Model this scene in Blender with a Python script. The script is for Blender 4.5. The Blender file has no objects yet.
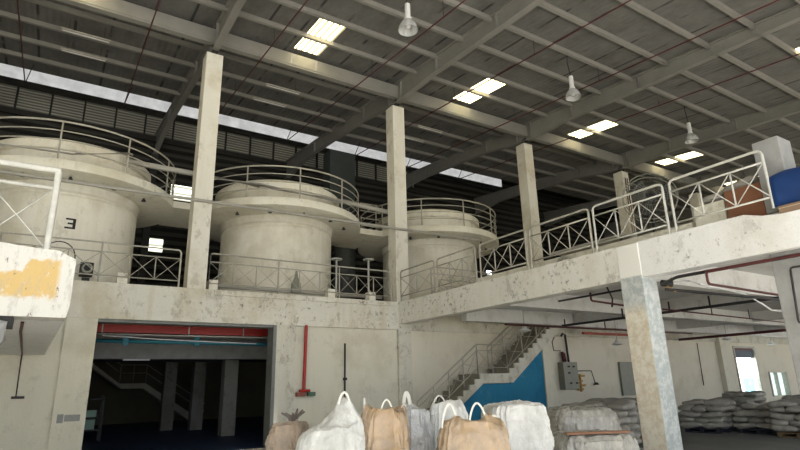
import bpy, bmesh, math, random
from mathutils import Vector, Matrix, noise
random.seed(7)
PI = math.pi
S = bpy.context.scene
COL = S.collection

# ------------------------------------------------------------------ helpers
class MB:
    def __init__(s): s.bm = bmesh.new(); s.smooth = False
    def box(s, x0, x1, y0, y1, z0, z1):
        v = [s.bm.verts.new((x, y, z)) for x in (x0, x1) for y in (y0, y1) for z in (z0, z1)]
        for f in ((0,1,3,2),(4,6,7,5),(0,4,5,1),(2,3,7,6),(0,2,6,4),(1,5,7,3)):
            s.bm.faces.new([v[i] for i in f])
        return s
    def prism(s, prof, a0, a1, axis='x'):
        """extrude a closed 2-D profile along an axis"""
        def P(u, w, a):
            return (a, u, w) if axis == 'x' else ((u, a, w) if axis == 'y' else (u, w, a))
        A = [s.bm.verts.new(P(u, w, a0)) for u, w in prof]
        B = [s.bm.verts.new(P(u, w, a1)) for u, w in prof]
        n = len(prof)
        s.bm.faces.new(A); s.bm.faces.new(B[::-1])
        for i in range(n): s.bm.faces.new((A[i], B[i], B[(i+1) % n], A[(i+1) % n]))
        return s
    def tube(s, pts, r, seg=8, closed=False):
        pts = [Vector(p) for p in pts]; n = len(pts); rings = []
        for i, p in enumerate(pts):
            if closed: t = pts[(i+1) % n] - pts[i-1]
            else: t = pts[min(i+1, n-1)] - pts[max(i-1, 0)]
            t.normalize()
            up = Vector((0, 0, 1)) if abs(t.z) < .93 else Vector((1, 0, 0))
            if abs(t.z) >= .93 and n > 2: up = Vector((0, 1, 0)) if abs(t.y) < .5 else up
            a = t.cross(up).normalized(); b = t.cross(a)
            rr = r[i] if isinstance(r, (list, tuple)) else r
            rings.append([s.bm.verts.new(p + (a*math.cos(k*2*PI/seg) + b*math.sin(k*2*PI/seg))*rr) for k in range(seg)])
        m = n if closed else n-1
        for i in range(m):
            A, B = rings[i], rings[(i+1) % n]
            # pick the alignment with least twist
            best = min(range(seg), key=lambda o: (A[0].co - B[o].co).length)
            for k in range(seg):
                f = s.bm.faces.new((A[k], A[(k+1) % seg], B[(k+1+best) % seg], B[(k+best) % seg])); f.smooth = True
        if not closed:
            s.bm.faces.new(rings[0][::-1]); s.bm.faces.new(rings[-1])
        return s
    def lathe(s, prof, c=(0,0,0), seg=32, closed=False, a0=0.):
        """prof: list of (radius, z)"""
        rings = []
        for r, z in prof:
            if r < 1e-5: rings.append([s.bm.verts.new((c[0], c[1], c[2]+z))])
            else: rings.append([s.bm.verts.new((c[0]+r*math.cos(a0+k*2*PI/seg), c[1]+r*math.sin(a0+k*2*PI/seg), c[2]+z)) for k in range(seg)])
        n = len(rings); m = n if closed else n-1
        for i in range(m):
            A, B = rings[i], rings[(i+1) % n]
            for k in range(seg):
                k2 = (k+1) % seg
                if len(A) == 1 and len(B) == 1: continue
                if len(A) == 1: f = s.bm.faces.new((A[0], B[k2], B[k]))
                elif len(B) == 1: f = s.bm.faces.new((A[k], A[k2], B[0]))
                else: f = s.bm.faces.new((A[k], A[k2], B[k2], B[k]))
                f.smooth = True
        return s
    def grid(s, fn, nu, nv, wrapu=False):
        V = [[s.bm.verts.new(fn(i/nu, j/nv)) for j in range(nv+1)] for i in range(nu if wrapu else nu+1)]
        for i in range(nu):
            for j in range(nv):
                i2 = (i+1) % nu if wrapu else i+1
                f = s.bm.faces.new((V[i][j], V[i2][j], V[i2][j+1], V[i][j+1])); f.smooth = True
        return V
    def build(s, name, mat, parent=None, loc=None, bevel=0, recalc=True):
        if recalc: bmesh.ops.recalc_face_normals(s.bm, faces=s.bm.faces[:])
        for e in s.bm.edges:
            if len(e.link_faces) == 2 and e.calc_face_angle(0) > .65: e.smooth = False
        off = Vector((0,0,0))
        if parent is not None:
            p = parent
            while p is not None: off += p.location; p = p.parent
            if parent.get('_local'): off = Vector((0,0,0))
            bmesh.ops.translate(s.bm, vec=-off, verts=s.bm.verts[:])
        elif loc is not None:
            bmesh.ops.translate(s.bm, vec=-Vector(loc), verts=s.bm.verts[:])
        me = bpy.data.meshes.new(name); s.bm.to_mesh(me); s.bm.free()
        o = bpy.data.objects.new(name, me); COL.objects.link(o)
        if parent is not None: o.parent = parent
        elif loc is not None: o.location = loc
        me.materials.append(mat)
        if bevel:
            b = o.modifiers.new('bevel', 'BEVEL'); b.width = bevel; b.segments = 2; b.limit_method = 'ANGLE'
        return o

def tag(o, label=None, cat=None, group=None, kind=None):
    if label: o['label'] = label
    if cat: o['category'] = cat
    if group: o['group'] = group
    if kind: o['kind'] = kind
    return o
def thing(name, loc, label, cat, group=None):
    o = bpy.data.objects.new(name, None); o.empty_display_size = .1; COL.objects.link(o); o.location = loc
    return tag(o, label, cat, group)
def structure(name, mb, mat, parent=None):
    o = mb.build(name, mat, parent)
    if parent is None: o['kind'] = 'structure'
    return o
def copy_tree(o, parent=None):
    c = o.copy(); COL.objects.link(c)
    if parent is not None: c.parent = parent
    for ch in list(o.children):
        copy_tree(ch, c)
    return c

# ------------------------------------------------------------------ materials
class NT:
    def __init__(s, name):
        s.m = bpy.data.materials.new(name); s.m.use_nodes = True; s.t = s.m.node_tree; s.N = s.t.nodes; s.L = s.t.links
        s.b = s.N['Principled BSDF']; s.tc = s.N.new('ShaderNodeTexCoord')
    def map(s, scale=(1,1,1), rot=(0,0,0), src='Object'):
        n = s.N.new('ShaderNodeMapping'); n.inputs['Scale'].default_value = scale; n.inputs['Rotation'].default_value = rot
        s.L.new(s.tc.outputs[src], n.inputs['Vector']); return n.outputs[0]
    def geo(s, scale=(1,1,1)):
        g = s.N.new('ShaderNodeNewGeometry'); n = s.N.new('ShaderNodeMapping'); n.inputs['Scale'].default_value = scale
        s.L.new(g.outputs['Position'], n.inputs['Vector']); return n.outputs[0]
    def noise(s, vec, scale, detail=5, rough=.6):
        n = s.N.new('ShaderNodeTexNoise'); n.inputs['Scale'].default_value = scale; n.inputs['Detail'].default_value = detail
        n.inputs['Roughness'].default_value = rough; s.L.new(vec, n.inputs['Vector']); return n.outputs['Fac']
    def ramp(s, fac, a, b):
        n = s.N.new('ShaderNodeMapRange'); n.inputs['From Min'].default_value = a; n.inputs['From Max'].default_value = b
        n.clamp = True; s.L.new(fac, n.inputs['Value']); return n.outputs[0]
    def math(s, op, a, b):
        n = s.N.new('ShaderNodeMath'); n.operation = op
        for i, v in enumerate((a, b)):
            if isinstance(v, (int, float)): n.inputs[i].default_value = v
            else: s.L.new(v, n.inputs[i])
        return n.outputs[0]
    def mix(s, fac, a, b):
        n = s.N.new('ShaderNodeMix'); n.data_type = 'RGBA'
        if isinstance(fac, (int, float)): n.inputs[0].default_value = fac
        else: s.L.new(fac, n.inputs[0])
        for i, v in ((6, a), (7, b)):
            if isinstance(v, tuple): n.inputs[i].default_value = (*v, 1)
            else: s.L.new(v, n.inputs[i])
        return n.outputs[2]
    def wave(s, vec, scale, axis='X', dist=0, prof='SIN'):
        n = s.N.new('ShaderNodeTexWave'); n.inputs['Scale'].default_value = scale; n.bands_direction = axis; n.wave_profile = prof
        n.inputs['Distortion'].default_value = dist; s.L.new(vec, n.inputs['Vector']); return n.outputs['Fac']
    def color(s, c):
        if isinstance(c, tuple): s.b.inputs['Base Color'].default_value = (*c, 1)
        else: s.L.new(c, s.b.inputs['Base Color'])
        return s
    def bump(s, h, strength=.3, dist=.02):
        n = s.N.new('ShaderNodeBump'); n.inputs['Strength'].default_value = strength; n.inputs['Distance'].default_value = dist
        s.L.new(h, n.inputs['Height']); s.L.new(n.outputs[0], s.b.inputs['Normal']); return s
    def rough(s, r, metal=0, spec=.5):
        s.b.inputs['Roughness'].default_value = r; s.b.inputs['Metallic'].default_value = metal
        s.b.inputs['Specular IOR Level'].default_value = spec; return s

def srgb(r, g, b):
    f = lambda c: (c/255/12.92 if c/255 <= .04045 else ((c/255+.055)/1.055)**2.4)
    return (f(r), f(g), f(b))

def paint(name, base, worn, chip, wear=.5, chips=.62, streak=.5, rough=.85, peel=.5):
    """old wall paint: worn tan areas, greyish peeled patches, small chips, vertical run marks"""
    t = NT(name); v = t.geo()
    n1 = t.ramp(t.noise(v, .55, 6, .65), wear, wear+.14)
    n2 = t.ramp(t.noise(t.geo((1, 1, .1)), 2.6, 6, .75), .48, .68)
    c = t.mix(t.math('MULTIPLY', n1, .85), base, worn)
    c = t.mix(t.math('MULTIPLY', n2, streak*.75), c, worn)
    big = t.ramp(t.noise(v, .9, 3, .5), .44, .56)
    # peeled flakes
    pm = t.ramp(t.noise(t.geo((1, 1, .7)), 3.4, 9, .8), .54, .57)
    reg = t.ramp(t.noise(t.geo((.8, .8, .8)), 1.3, 2, .5), .47, .56)
    pf = t.math('MULTIPLY', pm, reg)
    c = t.mix(t.math('MULTIPLY', pf, peel), c, tuple(.55*x + .45*y for x, y in zip(chip, worn)))
    ch = t.ramp(t.noise(v, 6.5, 7, .75), chips-.02, chips+.03)
    chf = t.math('MULTIPLY', ch, big)
    c = t.mix(t.math('MULTIPLY', chf, .75), c, chip)
    fine = t.noise(v, 30, 3, .6)
    c = t.mix(t.math('MULTIPLY', t.ramp(fine, .55, .8), .25), c, chip)
    hgt = t.math('SUBTRACT', t.noise(v, 14, 5, .7), t.math('MULTIPLY', t.math('ADD', chf, pf), .5))
    t.color(c).rough(rough, 0, .3).bump(hgt, .4, .015)
    return t.m

def plain(name, c, rough=.6, metal=0, var=.25, scale=4, bump=.1):
    t = NT(name); v = t.geo()
    d = tuple(x*(1-var) for x in c)
    t.color(t.mix(t.ramp(t.noise(v, scale, 5, .7), .35, .7), c, d)).rough(rough, metal, .4)
    if bump: t.bump(t.noise(v, scale*6, 4, .6), bump, .01)
    return t.m

M = {}
M['wall'] = paint('wall_paint', srgb(208,206,194), srgb(176,170,152), srgb(104,98,88), .5, .6, .5)
M['wall_clean'] = paint('wall_paint_plain', srgb(214,211,196), srgb(198,193,174), srgb(146,140,126), .53, .68, .35, .85, .25)
M['wall_warm'] = paint('back_wall_paint', srgb(218,213,198), srgb(204,197,178), srgb(158,151,136), .54, .72, .25, .85, .2)
M['beam'] = paint('beam_paint', srgb(216,214,204), srgb(196,188,166), srgb(108,104,98), .5, .59, .9, .85, .55)
M['beam_side'] = paint('side_beam_paint', srgb(224,223,217), srgb(206,203,190), srgb(124,122,118), .5, .58, .6, .85, .6)
M['beam_white'] = paint('beam_white_paint', srgb(230,231,231), srgb(214,213,209), srgb(110,106,102), .54, .62, .4, .85, .35)
M['cream'] = paint('cream_paint', srgb(228,226,214), srgb(208,203,184), srgb(156,150,134), .48, .7, .6)
M['column'] = paint('column_paint', srgb(224,222,212), srgb(206,200,182), srgb(150,144,130), .5, .7, .5)
M['silo'] = paint('silo_paint', srgb(230,227,215), srgb(208,202,184), srgb(182,178,164), .47, .66, .8, .7)
M['silo_under'] = plain('silo_platform_concrete', srgb(176,174,164), .9, 0, .12, 2)
M['concrete'] = plain('grey_concrete', srgb(156,157,157), .9, 0, .25, 2.5, .3)
M['slab'] = paint('slab_soffit', srgb(212,212,210), srgb(190,188,184), srgb(140,136,130), .5, .7, .2)
M['pipe_grey'] = plain('grey_pipe_paint', srgb(165,163,155), .5, 0, .2)
M['rail'] = plain('railing_paint', srgb(180,177,166), .5, 0, .3, 7)
M['rail_white'] = plain('white_railing_paint', srgb(200,200,194), .45, 0, .2, 7)
M['steel'] = plain('roof_steel_paint', srgb(138,137,132), .7, 0, .15, 1.5)
M['dark_steel'] = plain('dark_steel', srgb(58,58,56), .6, .2, .3, 3)
M['black_pipe'] = plain('black_pipe_paint', srgb(45,42,44), .5, 0, .3)
M['red_pipe'] = plain('red_pipe_paint', srgb(168,42,34), .45, 0, .25)
M['maroon'] = plain('maroon_pipe_paint', srgb(86,42,42), .5, 0, .3)
M['teal'] = plain('teal_pipe_paint', srgb(60,140,160), .5, 0, .2)
M['blue'] = paint('blue_paint', srgb(40,120,156), srgb(28,98,134), srgb(120,160,175), .5, .72, .2)
M['tarp'] = plain('blue_tarp', srgb(18,56,112), .5, 0, .25, 3, .2)
M['white_plastic'] = plain('white_plastic', srgb(225,226,228), .4, 0, .1, 6)
M['black'] = plain('black_rubber', srgb(28,28,28), .6, 0, .2)
M['grey_box'] = plain('grey_box_paint', srgb(140,142,130), .5, 0, .15)
M['wood'] = plain('pallet_wood', srgb(120,100,74), .9, 0, .35, 8)
M['blue_pallet'] = plain('blue_grey_pallet', srgb(38,44,60), .7, 0, .3, 6)
M['stair'] = plain('stair_concrete', srgb(138,134,124), .9, 0, .3, 3)
M['cardboard'] = plain('brown_carton', srgb(134,92,68), .9, 0, .2, 3)
M['yellow_tape'] = plain('ochre_valve', srgb(190,150,84), .6, 0, .2)
M['mint'] = plain('mint_paint', srgb(150,180,165), .6, 0, .1)
M['inner_pillar'] = paint('shaded_pillar_paint', srgb(132,132,126), srgb(110,108,100), srgb(70,66,60), .5, .6, .4)  # darkened pillar paint, the room's shade is put into the colour
M['inner_wall'] = plain('inner_room_wall', srgb(116,110,92), .9, 0, .2, 1)

t = NT('floor_concrete'); v = t.geo()
c = t.mix(t.ramp(t.noise(v, .5, 6, .7), .35, .7), srgb(112,113,112), srgb(84,86,88))
t.color(c).rough(.75, 0, .4).bump(t.noise(v, 20, 4, .6), .15, .01); M['floor'] = t.m
t = NT('floor_blue_coating'); v = t.geo()
t.color(t.mix(t.ramp(t.noise(v, .6, 5, .6), .35, .7), srgb(40,58,92), srgb(28,40,66))).rough(.5, 0, .4); M['floor_blue'] = t.m

# metal roof sheet: ribs run down the slope, sheet laps, faint dirt
t = NT('roof_sheet'); v = t.geo()
ribs = t.wave(v, 1.6, 'X')
seam = t.math('MULTIPLY', t.ramp(t.wave(v, .3, 'X'), .975, .995), t.ramp(t.noise(v, .9, 2, .5), .45, .55))
c = t.mix(t.ramp(t.noise(t.geo((1,.6,1)), 1.2, 6, .75), .35, .75), srgb(118,118,116), srgb(88,87,85))
c = t.mix(t.math('MULTIPLY', seam, .85), c, srgb(44,44,42))
c = t.mix(t.math('MULTIPLY', t.ramp(t.noise(v, 6, 5, .8), .6, .75), .45), c, srgb(66,66,62))
t.color(c).rough(.8, 0, .3).bump(ribs, .25, .03); M['roof'] = t.m

# dark corrugated / louvred cladding of the far wall
t = NT('far_cladding'); v = t.geo()
w = t.ramp(t.wave(v, .75, 'Z'), .35, .65)
t.color(t.mix(w, srgb(34,34,32), srgb(66,65,60))).rough(.8, 0, .3).bump(t.wave(v, .75, 'Z'), .8, .1); M['cladding'] = t.m
t = NT('louvre_blades'); v = t.geo()
w = t.ramp(t.wave(v, 2.2, 'Z'), .3, .7)
t.color(t.mix(w, srgb(120,120,114), srgb(186,186,178))).rough(.7, 0, .3).bump(t.wave(v, 2.2, 'Z'), .8, .05); M['louvre'] = t.m

def emit(name, c1, c2, strength, wscale=None, axis='X', nscale=3, lo=.3, hi=.7, dark=None):
    t = NT(name); v = t.geo()
    col = t.mix(t.ramp(t.noise(v, nscale, 5, .7), lo, hi), c1, c2)
    if wscale:
        w = t.ramp(t.wave(v, wscale, axis), .1, .45)
        col = t.mix(w, dark or tuple(x*.25 for x in c2), col)
    t.L.new(col, t.b.inputs['Emission Color']); t.b.inputs['Emission Strength'].default_value = strength
    t.color((.3,.3,.28)).rough(.6); return t.m
M['skylight'] = emit('daylit_roof_panel', srgb(255,248,214), srgb(250,220,140), 5.0, 1.55, 'X', 3, .3, .7, (.05,.04,.012))
M['clerestory'] = emit('daylit_clerestory', srgb(212,212,210), srgb(160,162,162), .5, None, 'X', 2)
M['window_lit'] = emit('daylit_window', srgb(250,252,250), srgb(225,235,238), 4.0, None, 'Z', 1)
M['window_slats'] = emit('daylit_louvre_window', srgb(250,250,235), srgb(235,235,210), 1.6, .9, 'Z', 1)

# orange patch on the peeling white block
t = NT('peeling_orange_block'); v = t.geo()
n = t.noise(v, 3.0, 6, .75)
sep = t.N.new('ShaderNodeSeparateXYZ'); g = t.N.new('ShaderNodeNewGeometry'); t.L.new(g.outputs['Position'], sep.inputs[0])
zz = t.math('ADD', sep.outputs['Z'], t.math('MULTIPLY', n, .35))
rx = t.ramp(sep.outputs['X'], -.35, -.28)
top = t.math('ADD', 3.22, t.math('MULTIPLY', rx, .18))
band = t.math('MULTIPLY', t.ramp(zz, 2.88, 2.93), t.ramp(t.math('SUBTRACT', top, zz), 0.0, .04))
edge = t.ramp(t.math('SUBTRACT', .1, t.math('ADD', sep.outputs['X'], t.math('MULTIPLY', n, .1))), -.02, .04)
band = t.math('MULTIPLY', band, edge)
band = t.math('MULTIPLY', band, t.ramp(t.noise(v, 7, 7, .8), .66, .58))
c = t.mix(band, srgb(212,211,206), srgb(206,178,122))
c = t.mix(t.math('MULTIPLY', t.ramp(t.noise(t.geo((1,1,.3)), 9, 7, .8), .52, .6), .45), c, srgb(168,164,158))
spots = t.ramp(t.noise(t.geo((1,1,.45)), 13, 5, .7), .62, .66)
c = t.mix(t.math('MULTIPLY', spots, .8), c, srgb(96,86,76))
t.color(c).rough(.9, 0, .2).bump(t.noise(v, 10, 6, .8), .6, .03); M['block'] = t.m

# two-sided worn column: tan with grey-blue scraped areas
t = NT('scraped_column'); v = t.geo()
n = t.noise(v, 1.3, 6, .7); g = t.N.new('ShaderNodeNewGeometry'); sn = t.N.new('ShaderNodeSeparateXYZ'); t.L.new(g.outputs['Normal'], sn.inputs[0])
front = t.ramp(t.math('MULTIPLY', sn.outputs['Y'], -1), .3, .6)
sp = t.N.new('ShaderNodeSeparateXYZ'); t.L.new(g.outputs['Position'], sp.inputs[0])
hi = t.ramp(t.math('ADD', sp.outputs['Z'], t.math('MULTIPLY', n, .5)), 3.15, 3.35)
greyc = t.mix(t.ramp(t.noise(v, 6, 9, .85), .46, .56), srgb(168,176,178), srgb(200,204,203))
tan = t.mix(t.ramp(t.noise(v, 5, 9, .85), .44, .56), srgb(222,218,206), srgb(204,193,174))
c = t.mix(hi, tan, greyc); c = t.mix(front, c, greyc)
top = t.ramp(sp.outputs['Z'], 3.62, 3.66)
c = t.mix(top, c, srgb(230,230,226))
t.color(c).rough(.9, 0, .2).bump(t.noise(v, 9, 6, .8), .3, .02); M['scraped'] = t.m

def fabric(name, c1, c2, rough=.55, scale=5, bump=.7, spec=.4, coat=0):
    t = NT(name); v = t.map()
    f = t.noise(t.map((1, 1, .45)), scale, 6, .7)
    t.color(t.mix(t.ramp(f, .35, .68), c1, c2)).rough(rough, 0, spec).bump(t.noise(t.map((1,1,.6)), scale*1.6, 6, .75), bump, .06)
    t.b.inputs['Coat Weight'].default_value = coat; t.b.inputs['Coat Roughness'].default_value = .12
    return t.m
M['bag_white'] = fabric('white_bulk_bag_cloth', srgb(238,238,235), srgb(206,206,202))
M['bag_tan'] = fabric('tan_powder_in_clear_bag', srgb(196,166,130), srgb(166,146,124), .35, 5, .6, .5, .7)
M['bag_pink'] = fabric('pale_brown_bag_cloth', srgb(196,176,156), srgb(160,146,132), .4)
M['bag_clear'] = fabric('clear_white_bag_film', srgb(234,235,236), srgb(200,200,200), .3, 7, 1.0, .5, .7)
M['sack'] = fabric('grey_white_sack', srgb(172,169,162), srgb(134,132,127), .6, 4, .5)
M['wrap'] = fabric('plastic_wrap', srgb(196,192,182), srgb(140,138,134), .25, 6, 1.0, .6, .7)
M['strap'] = plain('white_webbing', srgb(224,222,214), .7, 0, .1)
M['brick'] = None
t = NT('exposed_brick'); n = t.N.new('ShaderNodeTexBrick'); t.L.new(t.map((1,1,1), (PI/2,0,PI/2)), n.inputs['Vector'])
n.inputs['Color1'].default_value = (*srgb(128,104,84),1); n.inputs['Color2'].default_value = (*srgb(150,128,106),1); n.inputs['Mortar'].default_value = (*srgb(196,186,166),1)
n.inputs['Scale'].default_value = 5; t.color(n.outputs[0]).rough(.9); M['brick'] = t.m
t = NT('clear_lamp_glass'); t.color((.85,.87,.88)).rough(.25); t.b.inputs['Transmission Weight'].default_value = .55; M['lamp_glass'] = t.m

# ------------------------------------------------------------------ setting
def roof_z(y): return 12.91 + .093*(y - 15)
XL, XR, YN, YF = -14.0, 42.0, -6.0, 23.2
structure('floor', MB().box(12.5, XR, 5.5, 16.0, -.15, 0), M['floor'])
structure('floor_front', MB().box(XL, XR, -14, 5.5, -.15, 0).box(XL, 12.5, 5.5, 16.0, -.15, 0), plain('pale_bounce_concrete', srgb(198,194,184), .85, 0, .2, .6))  # unseen floor area, coloured pale to bounce light upward
structure('floor_inner', MB().box(XL, XR, 16.0, 34, -.15, 0), M['floor_blue'])
WF = 28.0; KF = WF/23.2
zs = lambda z: 1.6+(z-1.6)*KF
# the roof sheet leaves holes where the translucent panels sit
PX = [6.0+6.98*k for k in range(-2, 6)]
PANELS = [(x, x+.93, y0, y1) for x in PX for (y0, y1) in ((13.4, 15.85), (3.8, 6.3))]
mb = MB()
def sheet(x0, x1, y0, y1): mb.prism([(y0, roof_z(y0)), (y1, roof_z(y1)), (y1, roof_z(y1)+.05), (y0, roof_z(y0)+.05)], x0, x1)
for (y0, y1) in ((YN, 3.8), (6.3, 13.4), (15.85, 23.3)): sheet(XL, XR, y0, y1)
for (y0, y1) in ((3.8, 6.3), (13.4, 15.85)):
    xs = [XL] + [v for x in PX for v in (x, x+.93)] + [XR]
    for a, b in zip(xs[::2], xs[1::2]):
        if b > a: sheet(a, b, y0, y1)
structure('ceiling', mb, M['roof'])

structure('wall_light_blocker', MB().box(11, XR, -6.3, -6, 4.6, roof_z(-6)-.02), M['wall_clean'])  # unseen front wall piece, added to darken the roof at right
# upper floors (mezzanine slabs)
structure('floor_upper', MB().box(XL, XR, 16.42, WF, 4.1, 4.335), M['slab'])
mb = MB().box(10.5, XR, 2.0, 14.8, 4.1, 4.335).box(17.6, XR, 14.8, 16.0, 4.1, 4.335).box(10.5, 11.9, 14.8, 16.0, 4.1, 4.335)
structure('floor_mezzanine', mb, M['slab'])

# front wall under the silos
mb = MB().box(XL, .37, 16.1, 16.4, 0, 3.415).box(.37, 1.07, 16.0, 16.42, 0, 3.415)
structure('wall_front', mb, M['wall_clean'])
structure('wall_center', MB().box(6.43, 10.14, 16.1, 16.4, 0, 3.415), M['wall_clean'])
structure('wall_pier', MB().box(5.82, 6.43, 16.0, 16.42, 0, 3.415), M['wall'])
structure('trim_1', MB().box(5.72, 5.82, 15.99, 16.5, 0, 3.40).box(1.07, 5.72, 16.04, 16.5, 3.34, 3.41), plain('grey_jamb_paint', srgb(128,130,128), .7))
structure('trim_2', MB().box(XL, 10.14, 15.98, 16.42, 3.415, 4.355).box(3.9, 10.14, 15.93, 15.98, 4.2, 4.35), M['beam'])
structure('wall_back', MB().box(10.14, 31.95, 16.1, 16.42, 0, 4.1).box(31.95, 34.1, 16.1, 16.42, 0, .5).box(31.95, 34.1, 16.1, 16.42, 3.15, 4.1)
          .box(34.1, 35.35, 16.1, 16.42, 0, 4.1).box(35.35, 37.3, 16.1, 16.42, 0, .5).box(35.35, 37.3, 16.1, 16.42, 1.75, 4.1).box(37.3, XR, 16.1, 16.42, 0, 4.1), M['wall_warm'])
structure('trim_3', MB().box(10.66, 40, 16.02, 16.1, 3.4, 4.1), M['wall'])
# windows in that wall
w = structure('window_1', MB().box(31.95, 34.1, 16.3, 16.34, .5, 3.15), M['window_lit'])
structure('window_frame', MB().box(31.87, 31.97, 16.04, 16.3, .45, 3.2).box(34.08, 34.18, 16.04, 16.3, .45, 3.2).box(31.97, 34.08, 16.04, 16.3, 3.1, 3.2), M['rail'], w)
structure('window_shutter', MB().box(31.97, 34.08, 16.15, 16.25, 2.58, 3.0), plain('dark_blue_shutter', srgb(84,96,110), .6), w)
structure('window_sign', MB().box(32.0, 34.0, 16.06, 16.1, 2.98, 3.1), M['maroon'], w)
structure('window_pane', MB().box(32.7, 33.9, 16.26, 16.29, .7, 1.5), emit('pale_blue_shutter_in_daylight', srgb(120,200,220), srgb(170,220,232), 1.1), w)
w = structure('window_2', MB().box(35.35, 37.3, 16.3, 16.34, .5, 1.75), emit('frosted_window', srgb(200,226,222), srgb(170,200,196), .9))
structure('window_frame', MB().box(35.28, 35.37, 16.04, 16.3, .45, 1.8).box(37.28, 37.37, 16.04, 16.3, .45, 1.8).box(36.3, 36.36, 16.1, 16.3, .5, 1.75), M['rail'], w)
# right hall end wall, left wall
structure('wall_right', MB().box(XR, XR+.3, -6, 34, 4.1, 16.6).box(XR, XR+.3, 13, 34, 0, 4.1), M['wall_clean'])  # low part left open, an unseen gap added to let daylight in
structure('wall_left', MB().box(XL-.3, XL, -6, 34, 0, 16.6), M['wall_clean'])
# far upper wall
structure('wall_far', MB().box(XL, XR, WF, WF+.25, 4.1, zs(11.75)).box(19.3, XR, WF, WF+.25, zs(11.75), zs(12.9)).box(27.2, XR, WF, WF+.25, zs(12.9), zs(13.66)).box(XL, XR, WF, WF+.25, zs(13.66), 16.6), M['cladding'])
structure('trim_4', MB().box(XL, XR, WF-.12, WF+.25, zs(12.85), zs(13.08)).box(XL, XR, WF-.06, WF+.25, zs(11.7), zs(11.9)), M['dark_steel'])
structure('ceiling_light_blocker', MB().box(XL, XR, 23.3, WF+.4, 16.6, 16.7).box(XL, XR, 23.25, 23.3, roof_z(23.3)+.08, 16.7), M['cladding'])  # unseen cover and upright panel, added to keep sky light out of the gap
structure('window_3', MB().box(XL, 27.2, WF+.05, WF+.1, zs(13.08), zs(13.66)+.05), M['clerestory'])
structure('window_4', MB().box(XL, 19.3, WF+.1, WF+.2, zs(11.9), zs(12.85)), M['louvre'])
for k, (x0, x1, z0, z1) in enumerate(((3.6, 4.45, 9.25, 9.9), (2.85, 3.5, 6.95, 7.5), (12.4, 14.1, 8.7, 9.02), (20.75, 21.1, 7.55, 7.75))):
    structure('window_%d' % (5+k), MB().box(x0*KF, x1*KF, WF-.03, WF-.005, zs(z0), zs(z1)), M['window_slats'] if k < 2 else M['window_lit'])
# inner room under the silo floor
structure('wall_inner', MB().box(XL, XR, 33.5, 33.8, 0, 4.1), M['inner_wall'])
structure('ceiling_inner', MB().box(XL, XR, WF, 34, 4.1, 4.3), M['slab'])
# roof trusses' wall lines: mullions of the louvre band
for k in range(30):
    x = -8.0 + 1.35*k
    if x > 19.2: break
    o = structure('trim_%d' % (20+k), MB().box(x, x+.08, WF-.03, WF+.1, zs(11.9), zs(12.85)), M['dark_steel'])

# translucent roof panels
names = {0:'second bay left of the tall columns', 1:'bay left of the first tall column', 2:'bay between first and second tall column', 3:'bay between second and third tall column', 4:'bay right of the third tall column', 5:'bay right of the fourth column', 6:'far right bay', 7:'outermost right bay'}
for k, (x0, x1, y0, y1) in enumerate(PANELS):
    if x1 > XR or k//2 == 0: pass
    o = MB().prism([(y0, roof_z(y0)+.012), (y1, roof_z(y1)+.012), (y1, roof_z(y1)+.035), (y0, roof_z(y0)+.035)], x0+.01, x1-.01).build('skylight_panel', M['skylight'])
    tag(o, 'bright translucent roof panel, %s, %s' % (names[k//2], 'beside the eave girder' if y0 > 10 else 'nearer the camera end'), 'skylight', 'translucent roof panels')

# ------------------------------------------------------------------ roof steel
ordn = ['first','second','third','fourth','fifth','sixth','seventh','eighth','ninth','tenth','eleventh']
near = [14.72, 13.36, 11.95, 10.55, 9.1, 7.65, 6.25, 4.85, 3.4, 2.0]; far = [17.6, 19.05, 20.5, 21.95]
for lst, word in ((near, 'in front of'), (far, 'behind')):
    for i, y in enumerate(lst):
        z = roof_z(y)
        mb = MB().box(XL+.1, XR-.1, y-.035, y+.035, z-.15, z-.005).box(XL+.1, XR-.1, y-.035, y+.075, z-.16, z-.148)
        tag(mb.build('roof_purlin', M['steel'], loc=(0, y, z)), 'long grey roof purlin under the sheets, %s row %s the eave girder' % (ordn[i], word), 'purlin', 'roof purlins')
mb = MB().box(XL+.1, XR-.1, 15.98, 16.2, 12.34, 12.40).box(XL+.1, XR-.1, 16.07, 16.11, 12.40, 12.80).box(XL+.1, XR-.1, 15.98, 16.2, 12.80, 12.86)
g = thing('eave_girder', (3, 16.1, 12.3), 'heavy grey steel girder running over all the tall column heads', 'girder')
mb.build('beam', M['steel'], g)
MB().box(XL+.1, XR-.1, 15.96, 16.04, 12.4, 12.8).build('web_cover', M['steel'], g)
CX = [3.15, 10.12, 17.09, 24.06, 31.03]
prof = [(-5.5,.42),(5,.42),(10.2,.6),(13.6,.66),(15.7,.86),(16.6,.86),(18.8,.66),(24.0,.66),(25.5,.74),(27.9,1.15)]
rl = ['over the left bay beyond the picture edge','over the first tall column','over the second tall column','over the third tall column','over the fourth column','over the fifth column','over the far right bay']
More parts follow.
